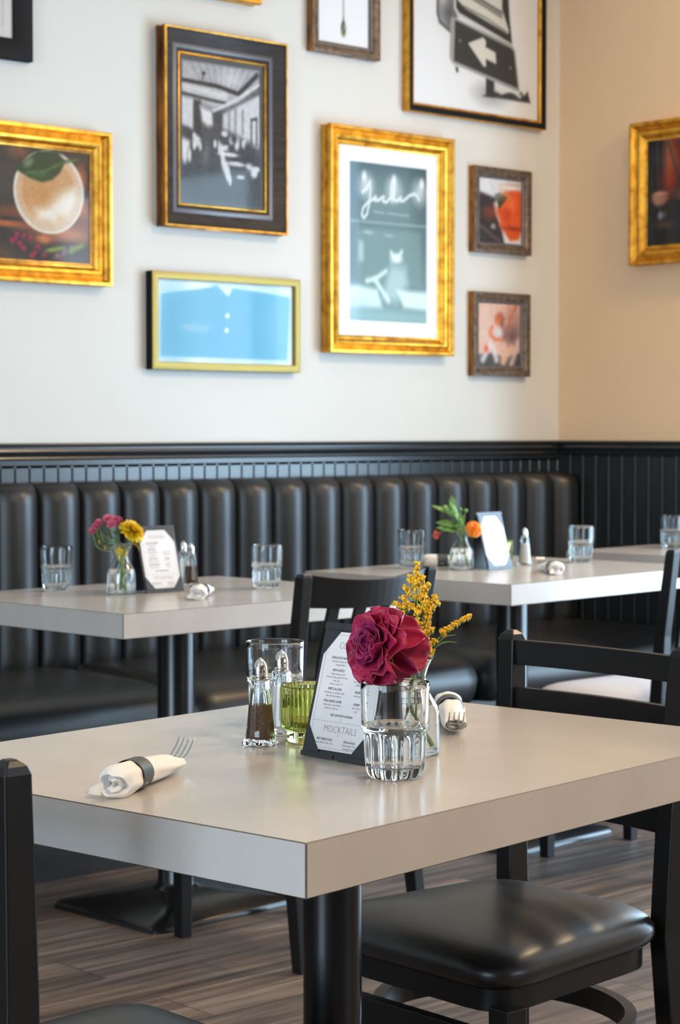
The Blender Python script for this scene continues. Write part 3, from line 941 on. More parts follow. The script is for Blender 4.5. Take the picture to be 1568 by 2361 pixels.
noise_col(M['pink'], [(.3, (.32, .02, .07)), (.6, (.62, .13, .24)), (.8, (.75, .36, .42))], 110)
M['yellow'] = mat('yellow_petal', (.85, .62, .01), .6)
noise_col(M['yellow'], [(.3, (.72, .40, .005)), (.6, (.88, .68, .015))], 80)
M['orange'] = mat('orange_petal', (.80, .22, .01), .55)
noise_col(M['orange'], [(.3, (.72, .13, .005)), (.65, (.90, .34, .02))], 70)
M['coral'] = mat('coral_petal', (.80, .16, .12), .6)

def leaf(bm, base, tip, width, up=(0, 0, 1), curl=.15, mi=0, n=8):
    base, tip = Vector(base), Vector(tip)
    d = tip - base; ln = d.length; d.normalize()
    s = d.cross(Vector(up))
    if s.length < .01: s = d.cross(Vector((1, 0, 0)))
    s.normalize(); u = s.cross(d)
    rings = []
    for i in range(n + 1):
        t = i / n
        wd = width * math.sin(PI * min(1, t * .95 + .05)) ** .8 * .5
        c = base + d * ln * t + u * (curl * ln * math.sin(PI * t))
        rings.append([c - s * wd + u * wd * .35, c, c + s * wd + u * wd * .35])
    loft(bm, rings, closed=False, caps=False, mi=mi)

def petal(bm, base, axis, side, length, width, cup, curl, rn, mi=0, nu=8, nv=9, ruffle=.0, twist=0.0, thick=0):
    """a petal growing from base along axis; side = across direction; cup bends it sideways, curl bends its tip outward"""
    axis = Vector(axis).normalized(); side = Vector(side); side = (side - axis * side.dot(axis)).normalized()
    out = axis.cross(side)
    ph = rn.random() * 6.28; ph2 = rn.random() * 6.28
    rings = []
    for i in range(nv + 1):
        v = i / nv
        wv = width * (.30 + .85 * math.sin(PI * (.12 + .60 * v))) * .62
        row = []
        for j in range(nu + 1):
            u = -1 + 2 * j / nu
            edge = v * v
            lx = u * wv * (1 - .18 * v ** 6)
            ly = length * (v - .09 * abs(u) ** 2.2 * v)
            lz = cup * wv * u * u * (1 - .55 * v) * 1.2 - curl * length * v ** 2.4 + ruffle * length * edge * math.sin(3.1 * u + ph) + ruffle * .6 * length * v * math.sin(6.3 * u + ph2)
            lx2 = lx * math.cos(twist * v) - lz * math.sin(twist * v)
            lz2 = lx * math.sin(twist * v) + lz * math.cos(twist * v)
            row.append(Vector(base) + axis * ly + side * lx2 + out * lz2)
        rings.append(row)
    loft(bm, rings, closed=False, caps=False, mi=mi)

def solid(o, th):
    m = o.modifiers.new('thickness', 'SOLIDIFY'); m.thickness = th; m.offset = 0
    return o

# ------------------------------------------------------------------ rose
ROSE_C = Vector((1.561, 1.677, .897))
rose = thing('rose', 'wilting magenta red rose leaning over the front menu', 'flower', ROSE_C)
ax = Vector((-.95, .06, .24)).normalized()          # the way the bloom faces
e1 = ax.cross(Vector((0, 0, 1))).normalized(); e2 = e1.cross(ax)
rn = random.Random(11)
bm = bm_new()
SR = .68
back = -ax * .026 * SR
golden = 2.39996
k = 0
# (count, ring radius at base, petal length, width, opening angle from axis, cup, curl, ruffle)
for cnt, rb, ln, wd, op, cup, curl, ruf in ((4, .003, .036, .020, 4, 1.05, -.04, .03), (5, .006, .038, .026, 12, .95, .0, .05), (6, .009, .040, .031, 21, .85, .04, .06),
                                            (7, .012, .042, .036, 32, .75, .10, .07), (7, .015, .044, .040, 45, .65, .16, .08), (7, .017, .046, .044, 60, .5, .22, .09), (6, .018, .047, .046, 78, .4, .25, .11)):
    off = rn.random() * 6.28
    for i in range(cnt):
        a = off + 2 * PI * i / cnt + rn.uniform(-.16, .16)
        rad = e1 * math.cos(a) * .86 + e2 * math.sin(a) * 1.18
        tang = -e1 * math.sin(a) + e2 * math.cos(a)
        o_ = math.radians(op + rn.uniform(-9, 9))
        d = ax * math.cos(o_) + rad * math.sin(o_)
        side = tang
        # out-direction of petal() is axis x side; make it point to the flower axis (concave inside)
        if d.cross(side).dot(rad) > 0: side = -tang
        petal(bm, back + rad * rb * SR, d, side, ln * SR * rn.uniform(.93, 1.07), wd * SR * rn.uniform(.9, 1.1), cup, curl, rn, mi=0 if op < 40 else 1, nu=10, nv=11, ruffle=ruf * 1.35, twist=rn.uniform(-.45, .45))
# big loose outer petals at the right of the bloom
RT = Vector((.741, -.671, 0)); UP = Vector((0, 0, 1))
for (dr, du, db, ln, wd, cu) in ((.92, -.12, .10, .062, .046, .10), (.80, .42, .12, .056, .044, .12), (.62, -.62, .10, .056, .044, .14), (.30, .86, .05, .050, .042, .10), (.05, -.9, .10, .046, .040, .16), (-.45, -.75, .0, .044, .038, .1), (-.5, .7, .0, .046, .038, .05)):
    d = (RT * dr + UP * du - ax * db).normalized()
    side = d.cross(ax).normalized()
    if d.cross(side).dot(ax) < 0: side = -side
    petal(bm, back + d * .008, d, side, ln * .80, wd * .80, .35, cu, rn, mi=1, nu=12, nv=12, ruffle=.09, twist=rn.uniform(-.3, .3))
M['rose_outer'] = M['rose'].copy(); M['rose_outer'].name = 'crimson_rose_petal'
for nd in M['rose_outer'].node_tree.nodes:
    if nd.type == 'VALTORGB':
        for e, c in zip(nd.color_ramp.elements, ((.14, .003, .022), (.31, .005, .045), (.42, .011, .06), (.38, .02, .13))): e.color = (*c, 1)
solid(finish('bloom', bm, [M['rose'], M['rose_outer']], rose, smooth=75), .0006)
VC = Vector((1.692, 1.741, .75))
bm = bm_new()
st = spline([back * .9, back + Vector((.012, .006, -.012)), VC + Vector((-.010, -.004, .1)) - ROSE_C, VC + Vector((.004, .002, .055)) - ROSE_C, VC + Vector((.016, -.010, .010)) - ROSE_C], 6)
tube(bm, st, .0022, 8); finish('stem', bm, M['stem'], rose, smooth=60)
bm = bm_new()
for i in range(5):
    a = 2 * PI * i / 5
    rad = e1 * math.cos(a) + e2 * math.sin(a)
    leaf(bm, back - ax * .002, back - ax * .006 + rad * .026, .007, ax, -.1)
solid(finish('sepals', bm, M['leaf'], rose, smooth=60), .0004)

# ------------------------------------------------------------------ goldenrod
gr = thing('goldenrod_sprig', 'yellow goldenrod sprig rising behind the red rose', 'flower', (1.692, 1.741, .755))
G0 = Vector((1.692, 1.741, .755))
rn = random.Random(5)
def gl(p): return Vector(p) - G0
stem_b = bm_new(); flo = bm_new(); lf = bm_new(); grn = bm_new()
main = spline([gl((1.684, 1.746, .762)), gl((1.692, 1.743, .80)), gl((1.697, 1.741, .845)), gl((1.703, 1.741, .885)), gl((1.704, 1.744, .93)), gl((1.7025, 1.7455, .962)), gl((1.704, 1.744, .979))], 8)
tube(stem_b, main, [.0019 - .0013 * i / len(main) for i in range(len(main))], 6)
second = spline([gl((1.700, 1.738, .765)), gl((1.702, 1.736, .83)), gl((1.712, 1.732, .872)), gl((1.724, 1.722, .893)), gl((1.737, 1.710, .906)), gl((1.748, 1.699, .915))], 8)
tube(stem_b, second, [.0015 - .0010 * i / len(second) for i in range(len(second))], 6)
def florets(path, r0, dens, s0=0.0, spread=.0055):
    ln = len(path)
    for i in range(int(ln * s0), ln):
        for _ in range(dens):
            p = path[i] + Vector((rn.uniform(-1, 1), rn.uniform(-1, 1), rn.uniform(-.3, 1))) * spread * (1.15 - .6 * i / ln)
            s = r0 * rn.uniform(.7, 1.25)
            ang = rn.random() * 6.28
            blob(flo, p, (s, s, s * 1.3))
            if rn.random() < .35: blob(grn, p - Vector((0, 0, 1)) * s * 1.1, (s * .6, s * .6, s * 1.3))
            if rn.random() < .5:
                for q in range(4):
                    a = ang + q * 1.57
                    blob(flo, p + Vector((math.cos(a), math.sin(a), .7)) * s * 1.05, s * .5)
florets(main, .0016, 4, .76, .0044)
florets(second, .0017, 4, .60, .0046)
for (bz, ends) in ((.890, [(1.690, 1.752, .905), (1.716, 1.735, .912), (1.708, 1.722, .900)]), (.905, [(1.683, 1.757, .922), (1.727, 1.732, .933), (1.695, 1.735, .921)]), (.918, [(1.688, 1.753, .938), (1.732, 1.741, .937), (1.710, 1.735, .938)]),
                   (.935, [(1.690, 1.752, .950), (1.715, 1.738, .952)]), (.948, [(1.696, 1.748, .962), (1.710, 1.742, .963)]), (.870, [(1.717, 1.728, .886), (1.697, 1.745, .893), (1.720, 1.738, .898)]), (.862, [(1.708, 1.726, .876), (1.712, 1.740, .884)]), (.858, [(1.693, 1.748, .880), (1.720, 1.733, .872)]), (.880, [(1.684, 1.760, .900), (1.680, 1.758, .912)]), (.925, [(1.721, 1.737, .921), (1.681, 1.758, .930)])):
    c = min(main, key=lambda p: abs(p.z + G0.z - bz))
    for e in ends:
        e = gl(e); mid = (c + e) / 2 + Vector((0, 0, -.002))
        br = spline([c, mid, e], 5)
        tube(stem_b, br, .0006, 5)
        florets(br, .0016, 4, .2, .0050)
for (b, t_, wd) in ((gl((1.716, 1.730, .874)), gl((1.736, 1.708, .884)), .006), (gl((1.720, 1.727, .880)), gl((1.741, 1.714, .8925)), .004), (gl((1.702, 1.743, .905)), gl((1.688, 1.757, .918)), .005),
                    (gl((1.703, 1.744, .928)), gl((1.689, 1.755, .9435)), .0045), (gl((1.704, 1.742, .895)), gl((1.716, 1.733, .915)), .004), (gl((1.703, 1.744, .95)), gl((1.712, 1.738, .9625)), .003), (gl((1.699, 1.741, .862)), gl((1.710, 1.733, .842)), .006), (gl((1.697, 1.742, .852)), gl((1.690, 1.736, .872)), .005)):
    leaf(lf, b, t_, wd)
finish('stems', stem_b, M['stem'], gr, smooth=60)
finish('florets', flo, M['golden'], gr, smooth=60)
finish('sepals', grn, M['stem'], gr, smooth=60)
solid(finish('leaves', lf, M['leaf'], gr, smooth=60), .0003)

# ------------------------------------------------------------------ pink cluster and yellow bloom on the second table
V2 = Vector((2.822, 3.886, .75))
pk = thing('pink_flower_sprig', 'cluster of small pink flowers in the left vase', 'flower', V2 + Vector((0, 0, .005)))
O = pk.location.copy()
rn = random.Random(21)
stb = bm_new(); pb = bm_new(); lb = bm_new()
heads = [(2.784, 3.933, .912, .0115), (2.806, 3.915, .929, .0135), (2.793, 3.885, .918, .0125), (2.777, 3.939, .901, .010), (2.827, 3.905, .924, .0125), (2.815, 3.9, .927, .012), (2.790, 3.93, .921, .0105)]
for (x, y, z, r) in heads:
    c = Vector((x, y, z)) - O
    nrm = Vector((-.45 + rn.uniform(-.2, .2), -.62, .65)).normalized()
    s1 = nrm.cross(Vector((0, 0, 1))).normalized(); s2 = s1.cross(nrm)
    for lay, (m, f, op) in enumerate(((11, 1.0, 75), (9, .75, 52), (6, .5, 30))):
        for i in range(m):
            a = 2 * PI * i / m + lay * .3
            rad = s1 * math.cos(a) + s2 * math.sin(a); tg = -s1 * math.sin(a) + s2 * math.cos(a)
            o_ = math.radians(op)
            d = nrm * math.cos(o_) + rad * math.sin(o_)
            if d.cross(tg).dot(rad) > 0: tg = -tg
            petal(pb, c - nrm * .002, d, tg, r * f, r * .55, .5, .05, rn, nu=3, nv=3)
    blob(pb, c, r * .25)
    pth = spline([c - nrm * .002, c * .8 + Vector((0, 0, -.012)), Vector((rn.uniform(-.006, .006), rn.uniform(-.006, .006), .085)), Vector((rn.uniform(-.012, .012), rn.uniform(-.012, .012), .008))], 5)
    tube(stb, pth, .0011, 5)
    for _ in range(5):
        q = pth[rn.randint(1, 7)]
        leaf(lb, q, q + Vector((rn.uniform(-.022, .012), rn.uniform(-.012, .02), rn.uniform(-.012, .016))), .007)
for (x, y, z) in ((2.788, 3.928, .874), (2.798, 3.918, .861)):
    c = Vector((x, y, z)) - O
    blob(pb, c, (.003, .003, .006), 1)
    tube(stb, spline([c, c + Vector((.006, -.008, .016)), Vector((0, 0, .10))], 4), .0008, 5)
finish('stems', stb, M['stem'], pk, smooth=60)
finish('blossoms', pb, [M['pink'], M['yellow']], pk, smooth=70)
solid(finish('leaves', lb, M['leaf_dark'], pk, smooth=60), .0003)

yc = Vector((2.840, 3.862, .9035))
yl = thing('yellow_chrysanthemum', 'round yellow chrysanthemum in the left vase beside the pink flowers', 'flower', yc)
nrm = Vector((.20, -.62, .66)).normalized()
s1 = nrm.cross(Vector((0, 0, 1))).normalized(); s2 = s1.cross(nrm)
rn = random.Random(4); pb = bm_new()
for lay in range(8):
    m = 30 - 3 * lay; op = 98 - 11.5 * lay; ln = .034 * (1 - .075 * lay)
    for i in range(m):
        a = 2 * PI * (i + .5 * (lay % 2)) / m + rn.uniform(-.05, .05)
        rad = s1 * math.cos(a) + s2 * math.sin(a); tg = -s1 * math.sin(a) + s2 * math.cos(a)
        o_ = math.radians(op + rn.uniform(-5, 5)); d = nrm * math.cos(o_) + rad * math.sin(o_)
        if d.cross(tg).dot(rad) > 0: tg = -tg
        petal(pb, -nrm * .004, d, tg, ln * rn.uniform(.9, 1.05), .0062, .6, -.05, rn, nu=2, nv=4)
finish('bloom', pb, M['yellow'], yl, smooth=70)
stb = bm_new()
tube(stb, spline([-nrm * .004, Vector((-.006, .006, -.03)), V2 + Vector((.004, -.004, .095)) - yc, V2 + Vector((.006, .006, .03)) - yc, V2 + Vector((.012, .004, .010)) - yc], 6), .0018, 6)
finish('stem', stb, M['stem'], yl, smooth=60)
lb = bm_new()
leaf(lb, Vector((-.004, .004, -.028)), Vector((.012, -.006, -.052)), .007); leaf(lb, Vector((-.004, .004, -.03)), Vector((.004, -.002, -.040)), .006)
petal(lb, V2 + Vector((.0, .0, .078)) - yc, (-.2, .0, .9), (1, -.8, 0), .036, .014, .4, .1, rn, mi=1)
petal(lb, V2 + Vector((.0, .0, .08)) - yc, (.25, -.2, .9), (1, -.8, 0), .030, .012, .4, .1, rn, mi=1)
solid(finish('loose_petals', lb, [M['yellow'], M['yellow']], yl, smooth=60), .0003)

# ------------------------------------------------------------------ leafy sprig, orange flower and coral bud on the third table
V3 = Vector((4.017, 3.936, .75))
sp = thing('leafy_sprig', 'tall green leafy sprig in the far vase by the orange flower', 'plant', V3 + Vector((0, 0, .006)))
O = sp.location.copy(); rn = random.Random(9)
stb = bm_new(); lb = bm_new(); bb = bm_new()
top = Vector((3.980, 3.952, .925)) - O
main = spline([Vector((.012, -.008, .0)), Vector((.006, -.002, .05)), Vector((-.002, .002, .10)), Vector((-.016, .008, .14)), top], 6)
tube(stb, main, .0014, 6)
for (b, t_, wd) in ((10, (3.983, 3.943, .958), .020), (9, (3.962, 3.955, .930), .026), (9, (3.944, 3.985, .930), .014), (8, (3.978, 3.925, .905), .026), (7, (3.950, 3.972, .882), .022), (6, (3.945, 3.965, .868), .020), (6, (3.995, 3.925, .900), .020), (7, (3.992, 3.94, .872), .024), (8, (3.970, 3.94, .945), .018), (10, (3.985, 3.935, .940), .012), (6, (4.02, 3.93, .905), .012), (5, (4.01, 3.925, .885), .018)):
    q = main[min(len(main) - 1, b * 2)]
    leaf(lb, q, Vector(t_) - O, wd, (-.5, -.6, .5), .06)
br = spline([Vector((.004, 0, .09)), Vector((.006, .006, .13)), Vector((4.024, 3.947, .914)) - O], 5); tube(stb, br, .0009, 5)
for (x, y, z) in ((4.022, 3.947, .917), (4.034, 3.937, .914), (4.015, 3.95, .902)):
    blob(bb, Vector((x, y, z)) - O, .006, 0, 2)
    tube(stb, [Vector((x, y, z)) - O, br[3]], .0008, 5)
finish('stems', stb, M['stem'], sp, smooth=60)
solid(finish('leaves', lb, M['leaf'], sp, smooth=60), .0004)
finish('buds', bb, M['leaf'], sp, smooth=60)

oc = Vector((4.013, 3.884, .8655))
og = thing('orange_ranunculus', 'ruffled orange flower in the far vase beside its menu', 'flower', oc)
rn = random.Random(2); pb = bm_new()
nrm = Vector((-.35, -.80, .30)).normalized(); s1 = nrm.cross(Vector((0, 0, 1))).normalized(); s2 = s1.cross(nrm)
for lay, (m, ln, op, wd) in enumerate(((6, .024, 84, .022), (6, .022, 66, .020), (5, .018, 45, .017), (5, .014, 25, .012))):
    for i in range(m):
        a = 2 * PI * (i + .5 * lay) / m + rn.uniform(-.1, .1)
        rad = s1 * math.cos(a) + s2 * math.sin(a); tg = -s1 * math.sin(a) + s2 * math.cos(a)
        o_ = math.radians(op); d = nrm * math.cos(o_) + rad * math.sin(o_)
        if d.cross(tg).dot(rad) > 0: tg = -tg
        petal(pb, -nrm * .006, d, tg, ln, wd, .55, .02, rn, nu=5, nv=5, ruffle=.10)
solid(finish('bloom', pb, M['orange'], og, smooth=70), .0004)
stb = bm_new(); tube(stb, spline([-nrm * .006, Vector((0, .02, -.02)), V3 + Vector((.004, -.002, .09)) - oc, V3 + Vector((.010, -.004, .012)) - oc], 6), .0014, 6)
finish('stem', stb, M['stem'], og, smooth=60)

cc = Vector((3.972, 3.989, .847))
cr_ = thing('coral_flower', 'small coral pink blossom drooping left of the far vase', 'flower', cc)
rn = random.Random(8); pb = bm_new()
for i in range(14):
    d = Vector((rn.uniform(-1, 1), rn.uniform(-1, 1), rn.uniform(-1, 1))).normalized()
    petal(pb, Vector((0, 0, 0)), d, d.cross(Vector((.3, .5, .8))), .0125, .008, .5, .05, rn, nu=3, nv=3)
solid(finish('bloom', pb, M['coral'], cr_, smooth=70), .0003)
stb = bm_new(); tube(stb, spline([Vector((0, 0, 0)), Vector((.012, -.012, .010)), V3 + Vector((-.004, .004, .10)) - cc, V3 + Vector((-.006, .006, .014)) - cc], 5), .0009, 5)
finish('stem', stb, M['stem'], cr_, smooth=60)
# ------------------------------------------------------------------ framed pictures
M['print'] = mat('photographic_print', (.5, .5, .5), .55, spec=.3)
at_ = N(M['print'], 'ShaderNodeAttribute'); at_.attribute_name = 'print_colour'
L(M['print'], at_.outputs['Color'], bsdf(M['print']).inputs['Base Color'])

class Paint:
    """a small picture painted on a grid of points, u to the right and v upward, colours as seen on paper"""
    def __init__(self, nu, nv, base, asp=1.0):
        self.nu, self.nv, self.asp = nu, nv, asp
        self.U, self.V = np.meshgrid(np.linspace(0, 1, nu), np.linspace(0, 1, nv))
        self.C = np.zeros((nv, nu, 3)); self.C[:] = np.array(base) / 255.0
        self.r = np.random.RandomState(nu + nv)
    def put(self, m, col, a=1.0):
        m = np.clip(m * a, 0, 1)[..., None]
        self.C = self.C * (1 - m) + np.array(col) / 255.0 * m
    def ell(self, cu, cv, ru, rv, col, s=.15, a=1.0, rot=0.0):
        du, dv = self.U - cu, self.V - cv
        c, n = math.cos(rot), math.sin(rot)
        x, y = (du * c + dv * n) / ru, (-du * n + dv * c) / rv
        d = np.sqrt(x * x + y * y)
        self.put(np.clip((1 + s - d) / (2 * s), 0, 1), col, a)
    def ring(self, cu, cv, ru, rv, wd, col, s=.03, a=1.0):
        d = np.abs(np.sqrt(((self.U - cu) / ru) ** 2 + ((self.V - cv) / rv) ** 2) - 1)
        self.put(np.clip((wd + s - d) / (2 * s), 0, 1), col, a)
    def poly(self, pts, col, s=.008, a=1.0):
        P = np.array(pts, float); inside = np.zeros(self.U.shape, bool); dist = np.full(self.U.shape, 9.0)
        n = len(P)
        for i in range(n):
            (x0, y0), (x1, y1) = P[i], P[(i + 1) % n]
            if y0 != y1:
                cr = ((y0 > self.V) != (y1 > self.V)) & (self.U < (x1 - x0) * (self.V - y0) / (y1 - y0) + x0)
                inside ^= cr
            dist = np.minimum(dist, self._seg(x0, y0, x1, y1))
        sd = np.where(inside, dist, -dist)
        self.put(np.clip((sd + s) / (2 * s), 0, 1), col, a)
    def _seg(self, x0, y0, x1, y1):
        dx, dy = x1 - x0, y1 - y0
        t = np.clip(((self.U - x0) * dx + (self.V - y0) * dy) / (dx * dx + dy * dy + 1e-12), 0, 1)
        return np.sqrt((self.U - x0 - t * dx) ** 2 + ((self.V - y0 - t * dy)) ** 2)
    def line(self, pts, wd, col, s=.006, a=1.0):
        d = np.full(self.U.shape, 9.0)
        for (x0, y0), (x1, y1) in zip(pts, pts[1:]): d = np.minimum(d, self._seg(x0, y0, x1, y1))
        self.put(np.clip((wd + s - d) / (2 * s), 0, 1), col, a)
    def grad(self, v0, v1, col, a=1.0):
        self.put(np.clip((self.V - v0) / (v1 - v0), 0, 1), col, a)
    def speck(self, amp, sm=2):
        n = self.r.rand(self.nv, self.nu) - .5
        for _ in range(sm): n = (n + np.roll(n, 1, 0) + np.roll(n, 1, 1) + np.roll(n, -1, 0) + np.roll(n, -1, 1)) / 5
        n /= (n.std() + 1e-9)
        self.C = np.clip(self.C + n[..., None] * amp, 0, 1)
    def mesh(self, P, u0, v0, u1, v1, d):
        """points P(a, b, d) on the wall from (u0, v0) to (u1, v1) at depth d"""
        nu, nv = self.nu, self.nv
        co = [tuple(P(u0 + (u1 - u0) * i / (nu - 1), v0 + (v1 - v0) * j / (nv - 1), d)) for j in range(nv) for i in range(nu)]
        fs = [(j * nu + i, j * nu + i + 1, (j + 1) * nu + i + 1, (j + 1) * nu + i) for j in range(nv - 1) for i in range(nu - 1)]
        me = bpy.data.meshes.new('print'); me.from_pydata(co, [], fs)
        lin = np.where(self.C <= .04045, self.C / 12.92, ((self.C + .055) / 1.055) ** 2.4)
        at = me.color_attributes.new('print_colour', 'FLOAT_COLOR', 'POINT')
        buf = np.ones((nu * nv, 4), np.float32); buf[:, :3] = lin.reshape(-1, 3)
        at.data.foreach_set('color', buf.ravel())
        me.materials.append(M['print'])
        return me

def picture(label, wall, a0, a1, b0, b1, prof, mats, inner_t, print_d, paint=None, mat_w=0.0, mat_m=None, lip=None, cat='picture'):
    """wall 'A': a = X; wall 'B': a runs toward -Y.  prof: (inset, depth, material) from the wall outward and in to the picture"""
    ca, cb = (a0 + a1) / 2, (b0 + b1) / 2
    if wall == 'A':
        base = Vector((ca, YA, cb)); ux = Vector((1, 0, 0)); nn = Vector((0, -1, 0))
    else:
        base = Vector((XB, ca, cb)); ux = Vector((0, -1, 0)); nn = Vector((-1, 0, 0))
    hw, hh = abs(a1 - a0) / 2, (b1 - b0) / 2
    t = thing('picture_frame', label, cat, base, 0, 'framed pictures on the walls')
    def P(a, b, d): return ux * a + Vector((0, 0, b)) + nn * d
    def molding(name, pr, ms):
        bm = bm_new(); prev = None
        for k, q in enumerate(pr):
            i, d = q[0], q[1]
            cur = [bm.verts.new(P(sx_ * (hw - i), sz_ * (hh - i), d)) for sx_, sz_ in ((-1, -1), (1, -1), (1, 1), (-1, 1))]
            if prev:
                for e in range(4):
                    f = bm.faces.new((prev[e], prev[(e + 1) % 4], cur[(e + 1) % 4], cur[e])); f.material_index = q[2]
            prev = cur
        return finish(name, bm, ms, t, smooth=38)
    molding('frame', prof, mats)
    if lip: molding('gilt_lip', lip[0], lip[1])
    iw, ih = hw - inner_t, hh - inner_t
    if mat_w > 0:
        bm = bm_new(); w2, h2 = iw + .004, ih + .004; q = mat_w + .004
        prev = None
        for ins, d in ((0, print_d + .0015), (q - .002, print_d + .0015), (q, print_d)):
            cur = [bm.verts.new(P(sx_ * (w2 - ins), sz_ * (h2 - ins), d)) for sx_, sz_ in ((-1, -1), (1, -1), (1, 1), (-1, 1))]
            if prev:
                for e in range(4): bm.faces.new((prev[e], prev[(e + 1) % 4], cur[(e + 1) % 4], cur[e]))
            prev = cur
        finish('mat_board', bm, mat_m or M['mat_white'], t)
    pw, ph = iw - mat_w + .003, ih - mat_w + .003
    if paint is not None:
        me = paint.mesh(P, -pw, -ph, pw, ph, print_d)
        o = bpy.data.objects.new('print', me); COL.objects.link(o); o.parent = t
    bm = bm_new()
    bm.faces.new([bm.verts.new(P(sx_ * (iw + .002), sz_ * (ih + .002), print_d + .0035)) for sx_, sz_ in ((-1, -1), (1, -1), (1, 1), (-1, 1))])
    finish('glazing', bm, M['pane'], t)
    return t

GOLD_BIG = lambda D: [(0, 0, 0), (0, .010, 0), (.001, .012, 0), (.001, D * .62, 0), (-.001, D * .68, 0), (-.001, D - .004, 0), (.001, D - .001, 0), (.005, D, 0), (.009, D - .001, 0), (.011, D - .005, 0),
                      (.015, D - .013, 0), (.020, D - .016, 0), (.026, D - .012, 0), (.031, D - .008, 0), (.036, D - .009, 0), (.041, D - .014, 0), (.046, D - .020, 0), (.048, D - .024, 0), (.051, D - .0225, 0), (.054, D - .025, 0), (.058, D - .026, 0), (.058, D - .034, 0)]

# --- dining room photograph in the wide dark frame
p = Paint(110, 160, (70, 74, 80))
p.poly([(0, 1), (1, 1), (1, .9), (.72, .72), (.40, .66), (.20, .70), (0, .72)], (168, 170, 176), .03)
for k in range(9): p.line([(.30 + .05 * k, .80), (.10 + .10 * k, 1.0)], .008, (118, 120, 128), .012, .6)
p.ell(.62, .90, .12, .05, (205, 206, 210), .8, .7)
p.line([(0, .846), (.45, .835), (.73, .80)], .016, (34, 36, 40), .008); p.line([(.73, .805), (.96, .955)], .020, (40, 42, 46), .012)
p.line([(.02, .80), (.30, .79), (.56, .77)], .026, (196, 198, 202), .02); p.line([(0, .755), (.30, .735), (.58, .72)], .010, (40, 42, 46), .008)
p.line([(.26, .86), (.27, .92)], .006, (40, 42, 48), .006); p.ell(.28, .915, .025, .012, (40, 42, 48), .5)
p.line([(.40, .655), (.70, .76), (1.0, .895)], .013, (202, 204, 208), .008); p.line([(.43, .625), (.72, .725), (1.0, .85)], .012, (92, 94, 100), .01)
p.poly([(0, .73), (.145, .72), (.145, .50), (0, .53)], (196, 198, 204), .01)
p.poly([(.155, .72), (.24, .72), (.26, .36), (.155, .40)], (44, 46, 50), .015)
p.poly([(.23, .68), (.39, .65), (.40, .55), (.33, .54), (.26, .57)], (206, 208, 212), .02)
p.poly([(.39, .64), (.50, .66), (.50, .56), (.40, .55)], (58, 60, 66), .02)
p.poly([(.52, .64), (1, .82), (1, .36), (.80, .42), (.52, .52)], (192, 194, 200), .015)
for u0 in (.60, .68, .775): p.line([(u0, .68), (u0, .52)], .012, (120, 122, 128), .012)
for a_, b_ in (((.885, .625), (.885, .44)), ((.955, .64), (.955, .45)), ((.885, .625), (.955, .64))): p.line([a_, b_], .010, (56, 58, 64), .008)
p.poly([(.0, .52), (.13, .50), (.30, .44), (.42, .54), (.60, .52), (.85, .46), (1, .42), (1, 0), (0, 0)], (62, 65, 71), .03)
for (u, v, ru, rv) in ((.05, .40, .055, .05), (.04, .33, .04, .07), (.10, .32, .02, .05), (.19, .425, .05, .04), (.16, .39, .018, .03), (.235, .39, .015, .03), (.16, .465, .02, .02), (.42, .42, .02, .03), (.50, .38, .02, .05), (.47, .40, .014, .05),
                       (.54, .50, .04, .02), (.63, .46, .03, .03), (.70, .44, .03, .05), (.60, .355, .14, .014), (.52, .32, .025, .07), (.55, .26, .03, .05), (.69, .293, .12, .016), (.58, .22, .03, .06), (.61, .17, .02, .04), (.86, .29, .04, .03), (.92, .24, .045, .035), (.80, .44, .04, .04), (.95, .27, .06, .02), (.745, .20, .05, .014), (.56, .40, .06, .02)):
    p.ell(u, v, ru, rv, (212, 214, 218), .35, .92)
for (u, v, ru, rv) in ((.78, .36, .07, .05), (.83, .42, .03, .04), (.70, .325, .1, .012), (.62, .40, .04, .02), (.87, .34, .05, .04), (.66, .47, .04, .03), (.075, .47, .05, .04)): p.ell(u, v, ru, rv, (46, 48, 54), .5, .85)
p.ell(.30, .33, .04, .07, (112, 116, 122), .9, .6)
p.speck(.018)
F2A, F2B = [(0, 0, 1), (0, .016, 1), (.004, .018, 1), (.006, .022, 1), (.002, .025, 1), (.0005, .040, 1), (.001, .044, 2), (.0035, .0455, 2), (.0062, .0450, 2), (.0085, .0425, 0), (.020, .037, 0), (.034, .028, 0), (.046, .0225, 0), (.050, .024, 3), (.0545, .0255, 3), (.059, .0235, 3), (.064, .019, 0), (.068, .018, 0)], [(.0685, .017, 0), (.0700, .0200, 0), (.0720, .0205, 0), (.0740, .019, 0), (.0755, .012, 0)]
picture('large dark walnut frame with gilt edges around a black and white dining room photograph', 'A', 3.6935, 4.176, 1.7465, 2.3435, F2A, [M['frame_brown'], M['frame_copper'], M['frame_gold'], M['frame_bead']], .0755, .011, p, .014, M['mat_grey'], (F2B, M['frame_gold']))

